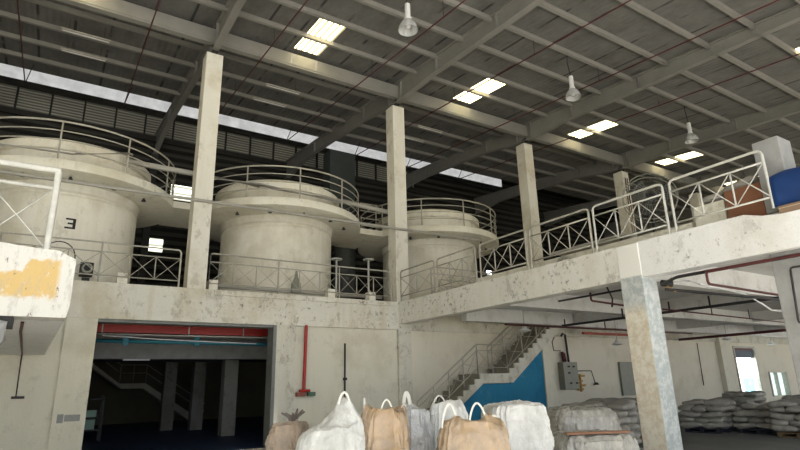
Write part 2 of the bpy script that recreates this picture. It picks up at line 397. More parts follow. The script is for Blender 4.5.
for i, cx in enumerate([-3.82] + CX + [38.0]):
    x = cx + .26
    r = thing('roof_rafter', (x, 16, 12.2), 'grey tapered steel roof rafter %s' % rl[i], 'rafter', 'roof rafters')
    pts = [(y, roof_z(y)-d) for y, d in prof]
    web = [(y, z) for y, z in pts] + [(prof[-1][0], roof_z(27.9)-.01), (prof[0][0], roof_z(-5.5)-.01)]
    MB().prism(web, x-.012+.0, x+.012).build('web', M['steel'], r)
    fl = pts + [(y, z+.03) for y, z in pts[::-1]]
    MB().prism(fl, x-.11, x+.11).build('bottom_flange', M['steel'], r)
    MB().prism([(prof[0][0], roof_z(-5.5)-.06), (27.9, roof_z(27.9)-.06), (27.9, roof_z(27.9)-.01), (prof[0][0], roof_z(-5.5)-.01)], x-.11, x+.11).build('top_flange', M['steel'], r)
    for y in (10.3, 13.4, 15.7, 16.6, 18.7, 23.9):
        d = .6 if y < 13.5 else (.84 if y < 17 else .64)
        MB().box(x-.1, x+.1, y-.01, y+.01, roof_z(y)-d+.02, roof_z(y)-.04).build('stiffener', M['steel'], r)
# far wall steel posts
for i, cx in enumerate([-3.82] + CX):
    o = MB().box(cx+.1, cx+.4, 27.5, 27.9, 4.335, 12.9).build('wall_post', M['dark_steel'], loc=(cx+.25, 27.7, 4.335))
    tag(o, 'dark steel wall post on the far cladding %s' % ['at the left picture edge','behind the first tall column','behind the second tall column','behind the third tall column','behind the fourth column','behind the fifth column'][i], 'post', 'far wall posts')

# tall columns
cl = ['tall cream concrete column between the left and middle silos','tall cream concrete column between the middle and right silos','tall cream concrete column right of the silos, behind the slanting railing','shorter looking cream column with conduits, behind the fan side railing','distant cream column top behind the white railing near the cartons']
for i, x in enumerate(CX):
    c = thing('concrete_column', (x+.26, 16.26, 4.34), cl[i], 'column', 'tall columns')
    MB().box(x, x+.52, 16.0, 16.52, 4.34, 11.98).build('shaft', M['column'], c, bevel=.012)
    MB().box(x+.1, x+.42, 16.05, 16.37, 11.98, 12.01).box(x+.24, x+.27, 16.1, 16.34, 12.01, 12.3).box(x+.17, x+.35, 16.08, 16.1, 12.01, 12.3).build('head_bracket', M['dark_steel'], c)
    if i == 3:
        for q in (.14, .3):
            MB().tube([(x+q, 15.96, 4.4), (x+q, 15.96, 10.5), (x+q+.03, 15.96, 11.6)], .025).build('conduit', M['maroon'], c)
# lower columns
def lowcol(name, x0, x1, y0, y1, z1, mat, label, z0=0):
    o = MB().box(x0, x1, y0, y1, z0, z1).build(name, mat, loc=((x0+x1)/2, (y0+y1)/2, z0), bevel=.015); tag(o, label, 'column'); return o
lowcol('concrete_column', 10.14, 10.66, 15.99, 16.5, 4.33, M['wall'], 'pale lower column where the front wall meets the mezzanine beam')
lowcol('concrete_column', 10.12, 10.62, 6.62, 7.14, 4.33, M['scraped'], 'scraped tan and grey square column under the right mezzanine')
lowcol('concrete_column', 10.3, 10.85, 3.78, 4.3, 3.6, M['concrete'], 'bare grey concrete column at the right picture edge under the mezzanine')
lowcol('concrete_column_stub', 10.45, 10.95, 3.83, 4.26, 5.68, M['concrete'], 'bare concrete column stub rising above the mezzanine beside the blue tarp', 4.335)
# mezzanine edge beam
b = thing('mezzanine_beam', (10.3, 9, 3.6), 'white peeling concrete beam carrying the edge of the right mezzanine', 'beam')
MB().box(10.14, 10.5, 7.14, 16.0, 3.6, 4.34).build('beam_span', M['beam_side'], b)
MB().prism([(2.0, 3.6), (6.62, 3.6), (6.62, 4.34), (4.5, 4.34), (4.2, 4.24), (3.9, 4.2), (2.0, 4.18)], 10.14, 10.5).build('beam_span_near', M['beam_white'], b)
MB().box(10.16, 10.46, 2.0, 3.95, 4.205, 4.34).build('brick_course', M['brick'], b)
for k, (lab, args) in enumerate((('crossing from the scraped column', (10.62, XR, 6.68, 7.08, 3.55, 4.1)), ('in front of the stairs', (10.5, XR, 11.2, 11.55, 3.65, 4.1)),
        ('edging the stair opening', (11.9, XR, 14.45, 14.75, 3.62, 4.1)))):
    tag(MB().box(*args).build('ceiling_beam', M['slab'], loc=(args[0], args[2], args[4])), 'painted concrete beam under the mezzanine slab, %s' % lab, 'beam', 'beams under the mezzanine slab')
for k, x in enumerate((17.2, 24.1, 31.1)):
    mb = MB()
    for y0, y1 in ((2.0, 6.66), (7.1, 11.18), (11.57, 14.43), (14.77, 16.0)): mb.box(x, x+.35, y0, y1, 3.72, 4.1)
    tag(mb.build('ceiling_beam', M['slab'], loc=(x, 6, 3.72)), 'painted concrete cross beam under the mezzanine, %s from its open edge' % ordn[k], 'beam', 'beams under the mezzanine slab')
for k, (x, y) in enumerate(((24.1, 6.6), (31.1, 6.6), (24.1, 11.1))):
    pass

# left block (balcony end)
blk = thing('balcony_block', (-1, 9, 2.5), 'peeling white and orange concrete balcony block at the left edge', 'balcony')
mb = MB(); n = 26
ztop = lambda x: 3.36 + .02*math.sin(x*9) - .05*max(0, (x+.1)/.3) + .03*noise.noise(Vector((x*6, 0, 0)))
pr = [(-5, 2.5), (.17, 2.5), (.2, 2.62), (.2, 3.24)] + [(.2-5.2*k/n, ztop(.2-5.2*k/n)) for k in range(1, n+1)]
mb.prism(pr, 8.0, 8.4, 'y').build('block_face', M['block'], blk)
MB().prism([(.17, 8.4), (.02, 15.98), (-5, 15.98), (-5, 8.4)], 2.5, 3.3, 'z').build('block_slab', M['beam_white'], blk)
MB().tube([(-.28, 8.6, 2.497), (-.33, 10, 2.497), (-.36, 12, 2.497), (-.42, 15.9, 2.497)], .02, 6).build('rusty_crack_seam', M['maroon'], blk)
MB().box(-.64, -.36, 8.02, 8.3, 2.37, 2.5).build('underside_pocket', M['black'], blk)
MB().tube([(-1.3, 8.0, 2.4), (-.6, 7.98, 2.42), (-.48, 7.98, 2.38), (-.47, 7.98, 2.24), (-.6, 8.05, 2.0)], [.06,.07,.09,.08,.06], 8).build('broken_pipe_stub', M['concrete'], blk)

# ------------------------------------------------------------------ railings
def xrail_panel(p0, p1, top, label, mat, group, rtop=.028, subs=2, h=1.08, endposts=True, name='railing_panel', posts=()):
    """one welded railing panel from p0 to p1 (xy), standing on z=top"""
    a = Vector((p0[0], p0[1], top)); b = Vector((p1[0], p1[1], top)); d = (b-a); L = d.length; d.normalize()
    r = thing(name, tuple((a+b)/2), label, 'railing', group)
    P = lambda s, z: tuple(a + d*s + Vector((0, 0, z)))
    c = .09
    MB().tube([P(0, 0), P(0, h-c), P(.02, h-.04), P(.06, h-.01), P(c+.02, h), P(L-c-.02, h), P(L-.06, h-.01), P(L-.02, h-.04), P(L, h-c), P(L, 0)], rtop, 8).build('outer_frame', mat, r)
    MB().tube([P(0, h-.23), P(L, h-.23)], rtop*.72, 6).build('middle_rail', mat, r)
    MB().tube([P(0, .2), P(L, .2)], rtop*.72, 6).build('bottom_rail', mat, r)
    n = subs+1
    for k in range(n):
        s0, s1 = L*k/n, L*(k+1)/n
        if k: MB().tube([P(s0, .2), P(s0, h-.23)], rtop*.7, 6).build('upright', mat, r)
        mb = MB().tube([P(s0, h-.24), P(s1, .21)], .011, 5).tube([P(s0+.012, .21), P(s1-.012, h-.24)], .011, 5)
        mb.build('cross_brace', mat, r)
    return r
g = 'railing panels along the mezzanine edge'
Ys = [(15.86, 13.87, 1), (13.7, 11.83, 2), (11.63, 9.8, 2), (9.66, 7.78, 2), (7.66, 5.93, 2), (5.78, 4.03, 2)]
lb = ['farthest panel, touching the second tall column','second from the second tall column','left of the third tall column','right of the third tall column','left of the big fan cage','nearest, ending beside the blue tarp']
for (y0, y1, sb), l in zip(Ys, lb):
    xrail_panel((10.2, y0), (10.2, y1), 4.34, 'grey crossed rod railing on mezzanine edge, %s' % l, M['rail_white'] if y0 < 8 else M['rail'], g, .026, sb)
g = 'railing panels in front of the silos'
def long_rail(x0, x1, y, top, label, posts, shorts, group):
    """continuous railing: full posts, top / middle / bottom rails, crossed rods between neighbours"""
    r = thing('silo_floor_railing', ((x0+x1)/2, y, top), label, 'railing', group)
    h = 1.08
    MB().tube([(x0, y, top), (x0, y, top+h-.08), (x0+.03, y, top+h-.02), (x0+.08, y, top+h), (x1-.08, y, top+h), (x1-.03, y, top+h-.02), (x1, y, top+h-.08), (x1, y, top)], .024, 8).build('outer_frame', M['rail'], r)
    MB().tube([(x0, y, top+h-.25), (x1, y, top+h-.25)], .018, 6).build('middle_rail', M['rail'], r)
    MB().tube([(x0, y, top+.2), (x1, y, top+.2)], .018, 6).build('bottom_rail', M['rail'], r)
    for p in posts: MB().tube([(p, y, top), (p, y, top+h)], .024, 6).build('post', M['rail'], r)
    for p in shorts: MB().tube([(p, y, top+.2), (p, y, top+h-.25)], .016, 6).build('upright', M['rail'], r)
    q = sorted([x0, x1] + posts + shorts)
    for u, v_ in zip(q, q[1:]):
        MB().tube([(u, y, top+h-.26), (v_, y, top+.21)], .009, 5).tube([(u+.01, y, top+.21), (v_-.01, y, top+h-.26)], .009, 5).build('cross_brace', M['rail'], r)
long_rail(-4.6, 2.95, 16.12, 4.355, 'long grey crossed rod railing in front of the left silo', [-1.25, .95], [-3.8, -3.0, -2.1, -.55, .2, 1.65, 2.3], g)
long_rail(3.76, 9.95, 16.12, 4.355, 'long grey crossed rod railing in front of the middle silo', [5.85, 7.95], [4.45, 5.15, 6.55, 7.25, 8.6, 9.25], g)
g = 'railings around the stair opening'
xrail_panel((10.6, 14.6), (13.1, 14.6), 4.34, 'dull grey railing panel behind the slanting railing, front side of stair opening', M['rail'], g, .022, 2, 1.05)
xrail_panel((13.15, 14.6), (15.6, 14.6), 4.34, 'dull grey railing panel on stair opening, right length', M['rail'], g, .022, 2, 1.05)
xrail_panel((11.9, 15.95), (15.0, 15.95), 4.34, 'dull grey railing panel along the back side of the stair opening', M['rail'], g, .022, 3, .95)
# rail on the left block
r = thing('balcony_railing', (-.14, 8.05, 3.34), 'near white pipe railing on the peeling balcony block', 'railing')
z = 3.32
MB().tube([(-.14, 8.06, z), (-.14, 8.06, z+1.05), (-.15, 8.06, z+1.1)], .042, 10).build('post', M['rail_white'], r)
MB().tube([(-.12, 8.06, z+1.1), (-2.6, 8.06, z+1.1)], .042, 10).build('top_rail', M['rail_white'], r)
MB().tube([(-.14, 8.06, z+.85), (-2.6, 8.06, z+.85)], .026, 8).build('middle_rail', M['rail_white'], r)
for x0 in (-.14, -.9, -1.66):
    MB().tube([(x0-.02, 8.06, z+.84), (x0-.74, 8.06, z+.05)], .009, 6).tube([(x0-.02, 8.05, z+.05), (x0-.74, 8.05, z+.84)], .009, 6).build('cross_brace', M['rail_white'], r)
for y in (9.6, 11.2):
    MB().tube([(-.17, y, z), (-.17, y, z+1.0)], .03, 8).build('post', M['rail'], r)
MB().tube([(-.14, 8.06, z+1.02), (-.17, 11.2, z+1.02)], .03, 8).build('top_rail', M['rail'], r)

# ------------------------------------------------------------------ silos
def silo(cx, cy, label):
    s = thing('storage_silo', (cx, cy, 4.34), label, 'silo', 'storage silos')
    r, R = 1.985, 3.06
    MB().lathe([(r, 4.34), (r, 6.8), (r+.0, 6.86), (r-.05, 6.9), (r-.05, 6.95), (r+.02, 7.0), (r+.05, 7.24)], (cx, cy, 0), 64).build('body', M['silo'], s)
    MB().lathe([(r-.5, 7.22), (R-.05, 7.22), (R, 7.24), (R, 7.46), (R-.03, 7.5), (r-.5, 7.5)], (cx, cy, 0), 72, True).build('ring_platform', M['cream'], s)
    MB().lathe([(2.16, 7.5), (2.16, 8.08), (2.27, 8.1), (2.27, 8.34), (2.16, 8.42), (1.95, 8.45), (1.9, 8.4), (1.6, 8.42), (.8, 8.55), (0, 8.58)], (cx, cy, 0), 64).build('upper_drum', M['silo'], s)
    MB().lathe([(.3, 8.5), (.3, 8.85), (.38, 8.86), (.38, 8.92), (0, 8.95)], (cx, cy, 0), 20).build('manhole', M['rail'], s)
    ry = MB(); K = 60
    for z, rr in ((8.58, .026), (8.31, .017), (8.04, .017), (7.77, .017)):
        ry.tube([(cx+(R-.06)*math.cos(2*PI*k/K), cy+(R-.06)*math.sin(2*PI*k/K), z) for k in range(K)], rr, 6, True)
    rl = ry.build('guard_rail', M['rail'], s)
    n = 11
    for k in range(n):
        a = -PI/2 - .12 + 2*PI*k/n
        MB().tube([(cx+(R-.06)*math.cos(a), cy+(R-.06)*math.sin(a), 7.48), (cx+(R-.06)*math.cos(a), cy+(R-.06)*math.sin(a), 8.58)], .024, 6).build('railing_post', M['rail'], rl)
    # underside brackets
    for k in range(5):
        a = -PI/2 - .9 + .45*k
        x, y = cx+2.5*math.cos(a), cy+2.5*math.sin(a)
        MB().lathe([(0, -.05), (.07, -.05), (.05, 0), (.03, 0), (.03, .06)], (x, y, 7.17), 10).build('underside_fitting', M['dark_steel'], s)
    return s
s1 = silo(0.0, 18.9, 'cream painted storage silo at left marked with a black 3')
s2 = silo(6.76, 18.9, 'cream painted storage silo between the first two tall columns')
s3 = silo(13.62, 18.9, 'cream painted storage silo right of the second tall column')
# the squared black 3 on the left silo
def on_silo(cx, az, z, w, h, mat, parent, name):
    mb = MB(); r = 1.992
    a0 = az - w/2/r; n = 4
    V = []
    for rr in (r, r+.012):
        V.append([[mb.bm.verts.new((cx+rr*math.sin(a0+w/r*i/n), 18.9-rr*math.cos(a0+w/r*i/n), zz)) for i in range(n+1)] for zz in (z-h/2, z+h/2)])
    for q in V:
        for i in range(n): mb.bm.faces.new((q[0][i], q[0][i+1], q[1][i+1], q[1][i]))
    for j in (0, 1):
        for i in range(n): mb.bm.faces.new((V[0][j][i], V[1][j][i], V[1][j][i+1], V[0][j][i+1]))
    for i in (0, n): mb.bm.faces.new((V[0][0][i], V[0][1][i], V[1][1][i], V[1][0][i]))
    return mb
def glyph(parent, cx, strokes, mat, name, label=None):
    mb = MB()
    for az, z, w, h in strokes:
        q = on_silo(cx, az, z, w, h, mat, parent, name); me = bpy.data.meshes.new('tmp'); q.bm.to_mesh(me); q.bm.free(); mb.bm.from_mesh(me); bpy.data.meshes.remove(me)
    o = mb.build(name, mat, parent)
    if label: o['label'] = label
    return o
a3 = .07; z3 = 6.06
glyph(s1, 0, [(a3+.055, z3, .07, .29), (a3, z3+.125, .2, .045), (a3+.012, z3, .14, .045), (a3, z3-.125, .22, .045)], M['black'], 'painted_numeral', 'black squared numeral 3')
# white bars painted on the middle silo
glyph(s2, 6.76, [(-1.7, 5.3, .12, .62), (-1.5, 5.58, .7, .04), (-1.5, 5.3, .7, .04), (-1.5, 5.02, .7, .04)], M['white_plastic'], 'painted_bars', 'white painted bars')

# pipes in front of the silos
tag(MB().tube([(x, 15.93+0*x, 6.93+.006*x) for x in (-5, 0, 5, 10, 14)], .05, 8).build('service_pipe', M['pipe_grey'], loc=(0, 0, 0)), 'thin grey pipe running below the silo ring platforms', 'pipe')
tag(MB().tube([(1.3, 16.75, 8.12), (1.75, 16.68, 8.05), (3.4, 16.66, 8.02), (5.2, 16.45, 7.93), (8.3, 16.45, 7.86), (10.1, 16.66, 7.84), (11.0, 16.66, 7.83)], .085, 10).build('service_pipe', M['pipe_grey']), 'thick grey pipe crossing the middle silo above its ring platform', 'pipe')
tag(MB().tube([(-4, 15.95, 7.55), (0, 15.95, 7.72), (1.3, 15.9, 8.0), (1.4, 16.2, 8.1)], .03, 8).build('service_pipe', M['pipe_grey']), 'thin bent pipe across the top of the left silo ring', 'pipe')
# catwalk railing between silo rings
for xa, xb, l in ((2.85, 3.95, 'left and middle'), (9.7, 10.7, 'middle and right')):
    tag(MB().box(xa, xb, 17.9, 20.2, 7.24, 7.46).build('bridge_plate', M['cream'], loc=(xa, 19, 7.24)), 'pale bridge slab joining the ring platforms of the %s silos' % l, 'bridge')
r = thing('bridge_railing', (10.2, 18.3, 7.5), 'short grey bridge railing between middle and right silo rings', 'railing')
for z in (8.5, 8.2, 7.9, 7.6): MB().tube([(9.75, 17.95, z), (10.65, 17.95, z)], .02, 6).build('rail', M['rail'], r)
MB().tube([(10.45, 17.95, 7.46), (10.45, 17.95, 8.52)], .025, 6).build('post', M['rail'], r)
# bits on the silo floor
def small(name, mb, mat, label, cat, loc, group=None, bevel=0):
    return tag(mb.build(name, mat, loc=loc, bevel=bevel), label, cat, group)
for k, (x, l) in enumerate(((1.53, 'left of the first tall column'), (3.92, 'touching the first tall column'), (7.72, 'right of the middle silo'), (9.25, 'left of the second tall column'))):
    small('concrete_block', MB().box(x-.13, x+.13, 16.2, 16.5, 4.34, 4.68), M['cream'], 'small pale concrete block behind the railing, %s' % l, 'block', (x, 16.35, 4.34), 'concrete blocks on the upper floor edge', .01)
v = thing('pipe_flange', (.68, 16.6, 4.34), 'dark round mouthed flange box behind the railing below the left silo', 'valve')
MB().box(.52, .84, 16.55, 16.85, 4.6, 4.96).build('housing', M['dark_steel'], v, bevel=.02)
MB().tube([(.69, 16.56, 4.78), (.69, 16.44, 4.78)], .13, 20).build('flange_ring', M['grey_box'], v)
MB().tube([(.69, 16.45, 4.78), (.69, 16.42, 4.78)], .085, 16).build('flange_mouth', M['black'], v)
MB().box(.6, .78, 16.6, 16.8, 4.34, 4.55).build('stand', M['dark_steel'], v)
small('black_cable', MB().tube([(.0+.37*(-math.cos(t)), 16.2, 4.95+.42*math.sin(t)) for t in [PI*k/12 for k in range(13)]], .015, 6), M['black'], 'black cable arching below the painted numeral', 'cable', (0, 16.2, 5))
for x, z1 in ((9.22, 5.86), (7.98, 5.75)):
    o = thing('vent_post', (x, 16.9, 4.34), 'white T shaped vent post behind the railing, %s' % ('beside the second tall column' if x > 9 else 'beside the middle silo'), 'vent', 'T shaped vent posts')
    MB().tube([(x*1.03, 16.9, 4.34), (x*1.03, 16.9, z1+.1)], .035, 8).build('pipe', M['rail_white'], o)
    MB().lathe([(0, .0), (.2, 0), (.2, .03), (0, .04)], (x*1.03, 16.9, z1+.1), 16).build('cap', M['rail_white'], o)
o = thing('dust_duct', (11.3, 22.2, 4.34), 'dark green grey vertical duct behind the middle silo', 'duct')
MB().box(10.25, 11.6, 21.85, 22.65, 7.9, 12.45).build('upper_casing', plain('dark_green_grey', srgb(62,70,68), .6), o, bevel=.03)
MB().lathe([(.5, 0), (.5, 3.4), (.62, 3.45), (.62, 3.56)], (11.2, 22.2, 4.34), 24).build('lower_pipe', plain('dark_grey_pipe', srgb(92,94,92), .6), o)
# floor pipes in front of middle silo
for k, (y, z) in enumerate(((16.5, 4.55), (16.65, 4.42))):
    small('floor_pipe', MB().tube([(4.1, y, z), (9.8, y, z)], .05, 8), M['pipe_grey'], 'grey pipe lying along the silo floor behind the railing, %s' % ('upper one' if k == 0 else 'lower one'), 'pipe', (7, y, z), 'floor pipes')
o = thing('floor_valve', (6.5, 16.4, 4.34), 'small grey valve standing in front of the middle silo', 'valve')
MB().lathe([(.16, 0), (.15, .2), (.06, .4), (.03, .6), (0, .6)], (6.55, 16.4, 4.6), 12).build('bonnet', M['grey_box'], o)
MB().box(6.4, 6.7, 16.32, 16.5, 4.5, 4.6).build('valve_body', M['grey_box'], o)

# ------------------------------------------------------------------ roof hung items
for k, x in enumerate((-1.93, 1.46, 4.9, 8.48, 12.15, 15.35, 18.9)):
    y0, y1 = -2, 23.0
    o = thing('sprinkler_pipe', (x, 16, 12.6), 'thin dark red sprinkler pipe hung under the roof, %s counted from the left' % ordn[k], 'pipe', 'sprinkler pipes under the roof')
    MB().tube([(x, y, roof_z(y)-.74) for y in (y0, 8, 16.0, y1)], .022, 6).build('pipe_run', M['maroon'], o)
    MB().tube([(x, y1, roof_z(y1)-.74), (x+.18, y1-.3, roof_z(y1)-.02)], .018, 6).build('end_brace', M['black_pipe'], o)
    for y in (4.85, 10.55, 14.72, 19.05):
        MB().tube([(x, y, roof_z(y)-.73), (x, y, roof_z(y)-.19)], .008, 5).build('hanger', M['black_pipe'], o)
fl = {-.17: 'above the left silo', 6.5: 'right of the first tall column', 13.5: 'right of the second tall column'}
for x, w in fl.items():
    for y in (18.2, 19.7):
        z = roof_z(y)-.5
        o = thing('fluorescent_fitting', (x, y, z), 'unlit batten lamp under the roof %s, %s row' % (w, 'near' if y < 19 else 'far'), 'lamp', 'batten lamps under the roof')
        MB().box(x-.7, x+.7, y-.05, y+.05, z, z+.05).build('batten', M['rail'], o)
        MB().tube([(x-.66, y, z-.03), (x+.66, y, z-.03)], .018, 6).build('tube', M['white_plastic'], o)
        [MB().tube([(x+q, y, z+.05), (x+q, y, roof_z(y)-.01)], .007, 5).build('rod', M['black_pipe'], o) for q in (-.5, .5)]
for k, (x, y, z, zt) in enumerate(((7.02, 10.25, 10.68, 12.4), (14.18, 10.83, 11.0, 12.5), (21.2, 10.75, 10.95, 12.5))):
    o = thing('high_bay_lamp', (x, y, z), 'hanging high bay lamp with bell glass, %s' % ['near the top picture edge','right of centre','farthest right above the railing'][k], 'lamp', 'high bay lamps')
    MB().tube([(x-.06, y, zt), (x-.1, y, zt-.25), (x, y, z+.7)], .012, 6).build('cable', M['black'], o)
    MB().lathe([(.0, .72), (.07, .72), (.075, .68), (.075, .3), (.1, .28), (.1, .22), (0, .22)], (x, y, z), 18).build('gear_housing', M['white_plastic'], o)
    MB().lathe([(.08, .24), (.17, .16), (.235, .03), (.26, -.1), (.25, -.1), (.22, .02), (.16, .14), (.07, .22)], (x, y, z), 28, True).build('bell_glass', M['lamp_glass'], o)
    MB().lathe([(0, .2), (.05, .16), (.08, .08), (.06, .0), (0, -.03)], (x, y, z), 14).build('bulb', M['white_plastic'], o)

# ------------------------------------------------------------------ stairs
st = thing('staircase', (13, 15.4, 0), 'worn concrete staircase with blue painted side wall behind the bags', 'staircase')
rise, run = .178, .25
steps = []
zl, xl0, xl1 = 1.9, 12.63, 14.0
mb = MB()
pr = [(xl0, zl), (xl1, zl)]
x, z = xl1, zl
up = []
while z < 4.3:
    z2 = min(z+rise, 4.335); up += [(x, z2), (x+run, z2)]; x += run; z = z2
xe = x
dn = []
x, z = xl0, zl
while z > .1:
    z2 = max(z-rise, 0); dn += [(x, z2), (x-run, z2)]; x -= run; z = z2
xs = x
outline = dn[::-1] + [(xl0, zl), (xl1, zl)] + up
under = [(xe, 4.05), (14.12, zl-.32), (12.75, zl-.32), (xs+.55, 0)]
MB().prism(outline + under, 14.84, 15.98, 'y').build('flights', M['stair'], st)
MB().prism([(a-.0, b+.0) for a, b in outline] + under, 14.78, 14.84, 'y').build('stringer', M['wall'], st)
MB().prism([(xs+.6, 0), (12.75, zl-.34), (14.1, zl-.34), (15.75, 2.93), (15.75, 0)], 14.86, 14.98, 'y').build('blue_side_wall', M['blue'], st)
MB().prism([(15.75, 0), (15.75, 2.93), (16.25, 3.28), (16.25, 0)], 14.8, 14.98, 'y').build('side_wall', M['wall_clean'], st)
def stair_rail(x0, z0, x1, z1, y, n, nm):
    r = MB().tube([(x0, y, z0+.98), (x1, y, z1+.98)], .025, 6).tube([(x0, y, z0+.78), (x1, y, z1+.78)], .014, 6).tube([(x0, y, z0+.2), (x1, y, z1+.2)], .014, 6).build('stair_railing', M['rail'], st)
    for k in range(n+1):
        f = k/n; xx = x0+(x1-x0)*f; zz = z0+(z1-z0)*f
        MB().tube([(xx, y, zz), (xx, y, zz+.98)], .02, 6).build('rail_post', M['rail'], r)
        if k < n:
            x2 = x0+(x1-x0)*(k+1)/n; z2 = z0+(z1-z0)*(k+1)/n
            MB().tube([(xx, y, zz+.2), (x2, y, z2+.78)], .009, 5).tube([(xx, y, zz+.78), (x2, y, z2+.2)], .009, 5).build('cross_rod', M['rail'], r)
stair_rail(xs+.2, .1, xl0, zl, 14.9, 4, 'a'); stair_rail(xl0, zl, xl1, zl, 14.9, 2, 'b'); stair_rail(xl1, zl, xe-.3, 4.1, 14.9, 4, 'c')
stair_rail(xl1, zl, xe-.3, 4.1, 15.9, 4, 'd')

# wall fittings
small('red_riser_pipe', MB().tube([(6.76, 15.98, 3.44), (6.73, 15.98, 1.5)], .05, 10).tube([(6.58, 15.97, 1.5), (6.92, 15.97, 1.5)], .04, 8), M['red_pipe'], 'red vertical pipe on the pale wall right of the opening', 'pipe', (6.74, 15.98, 1.5))
o = thing('hose_valve', (6.8, 15.9, 1.35), 'small red and green hose valve at the foot of the red pipe', 'valve')
MB().box(6.5, 6.78, 15.94, 16.08, 1.34, 1.46).build('red_outlet', plain('dull_red', srgb(140,80,70), .6), o, bevel=.01)
MB().box(6.86, 7.1, 15.94, 16.08, 1.34, 1.46).build('green_outlet', plain('dull_green', srgb(80,110,90), .6), o, bevel=.01)
small('black_conduit', MB().tube([(8.14, 16.06, 2.92), (8.14, 16.06, .3)], .028, 8).box(8.09, 8.19, 16.0, 16.1, 1.78, 1.86), M['black_pipe'], 'thin black conduit on the pale wall above the white bag', 'conduit', (8.14, 16.06, 1))
small('thin_conduit', MB().tube([(-.43, 16.06, 2.5), (-.41, 16.06, 1.55)], .014, 6).box(-.5, -.24, 16.05, 16.1, 1.5, 1.56), M['black_pipe'], 'thin dark conduit on the wall below the balcony block', 'conduit', (-.42, 16.06, 1.6))
small('wall_socket_scar', MB().box(.62, .95, 15.985, 16.0, .95, 1.1).box(.47, .6, 15.985, 16.0, .92, 1.12), M['concrete'], 'broken plaster patch with outlet outline left of the opening', 'patch', (.7, 15.99, 1))
# electric box group
o = thing('electrical_box', (18.3, 16, 1.3), 'grey electrical switch box on the back wall right of the stairs', 'electrical box')
MB().box(17.9, 18.75, 15.78, 16.08, 1.25, 2.33).build('cabinet', M['grey_box'], o, bevel=.015)
for x, z in ((18.2, 2.15), (18.5, 2.15), (18.2, 1.9), (18.25, 1.5), (18.6, 1.5)):
    MB().box(x-.05, x+.05, 15.75, 15.78, z-.03, z+.03).build('switch', M['black'], o)
small('red_conduit', MB().tube([(18.15, 15.95, 2.34), (18.1, 15.95, 2.75)], .06, 8).tube([(18.25, 15.95, 2.34), (18.2, 15.95, 2.7)], .05, 8), M['maroon'], 'pair of dark red conduits entering the electrical box', 'conduit', (18.15, 15.95, 2.4))
small('black_conduit', MB().tube([(18.5, 16.0, 2.34), (18.45, 16.0, 3.45), (18.3, 16.0, 3.5), (18.2, 16.0, 3.4)], .045, 8), M['black_pipe'], 'black vertical conduit rising from the electrical box', 'conduit', (18.5, 16, 2.4))
small('wire_loop', MB().tube([(18.1, 16.02, 2.8), (17.7, 16.02, 2.8), (17.65, 16.02, 3.15), (17.8, 16.02, 3.35)], .018, 6), M['maroon'], 'thin brown wire loop left of the electrical box', 'wire', (17.8, 16, 2.8))
o = thing('valve_cluster', (19, 16, 1.3), 'small ochre pipe fittings beside the electrical box', 'valve')
for k, z in enumerate((1.25, 1.4, 1.58, 1.78)): MB().tube([(18.82, 15.95, z), (19.15+.15*(k % 2), 15.95, z)], .045, 8).build('branch', M['yellow_tape'], o)
MB().tube([(19.0, 15.93, 1.15), (19.0, 15.93, 1.85)], .05, 8).build('riser', M['yellow_tape'], o)
o = thing('swing_arm_lamp', (19.6, 16, 1.5), 'small black angled arm with cup beside the ochre fittings', 'fitting')
MB().tube([(18.85, 16.0, 1.98), (19.85, 16.0, 1.98), (20.0, 16.0, 1.5)], .018, 6).build('arm', M['dark_steel'], o)
MB().lathe([(0, .1), (.06, .1), (.12, 0), (0, 0)], (20.02, 15.95, 1.4), 12).build('cup', M['dark_steel'], o)
small('wall_board', MB().box(21.8, 22.75, 15.98, 16.09, .9, 2.35), M['grey_box'], 'tall grey board on the back wall left of the scraped column', 'panel', (22.3, 16, .9), None, .01)
small('black_conduit', MB().tube([(28.4, 16.05, 3.3), (28.35, 16.05, 1.2)], .02, 6), M['black_pipe'], 'thin black conduit on the wall left of the bright window', 'conduit', (28.4, 16, 1.2))
small('wall_pilaster', MB().box(30.2, 31.2, 15.85, 16.09, 0, 3.7), M['wall_clean'], 'pale wall pilaster left of the bright window', 'pilaster', (30.7, 15.95, 0))

# pipes under the mezzanine
def pipe(pts, r, mat, label, fit=None):
    pts = [Vector(p) for p in pts]; q = [pts[0]]
    for i in range(1, len(pts)-1):
        a = (pts[i-1]-pts[i]).normalized()*min(r*2, .3); b = (pts[i+1]-pts[i]).normalized()*min(r*2, .3)
        q += [pts[i]+a, pts[i]+(a+b)*.3, pts[i]+b]
    q.append(pts[-1])
    o = thing('ceiling_pipe', tuple(pts[0]), label, 'pipe', 'pipes under the mezzanine')
    MB().tube(q, r, 8).build('pipe_run', mat, o)
    if fit:
        for p in fit:
            p = Vector(p); MB().tube([p, p+Vector((0, 0, min(.3, 4.09-p.z)))], r*.7, 6).build('hanger', mat, o)
    return o
pipe([(10.6, 6.5, 3.46), (10.3, 6.0, 3.5), (10.3, 2.0, 3.5)], .032, M['black_pipe'], 'dark pipe running just under the near mezzanine beam')
pipe([(13.6, 5.45, 3.24), (10.12, 5.32, 3.24), (10.12, 5.32, 3.47), (10.12, 2.0, 3.47)], .026, M['maroon'], 'dark red pipe bending down under the near mezzanine beam')
pipe([(14.2, 5.75, 3.24), (10.6, 6.45, 3.35)], .03, M['black_pipe'], 'dark pipe angling away below the near beam')
pipe([(15.48, 13.5, 3.48), (15.48, 5.0, 3.48)], .04, M['black_pipe'], 'long black pipe under the slab, passing behind the scraped column', [(15.48, 9.4, 3.48), (15.48, 8.2, 3.48), (15.48, 11, 3.48)])
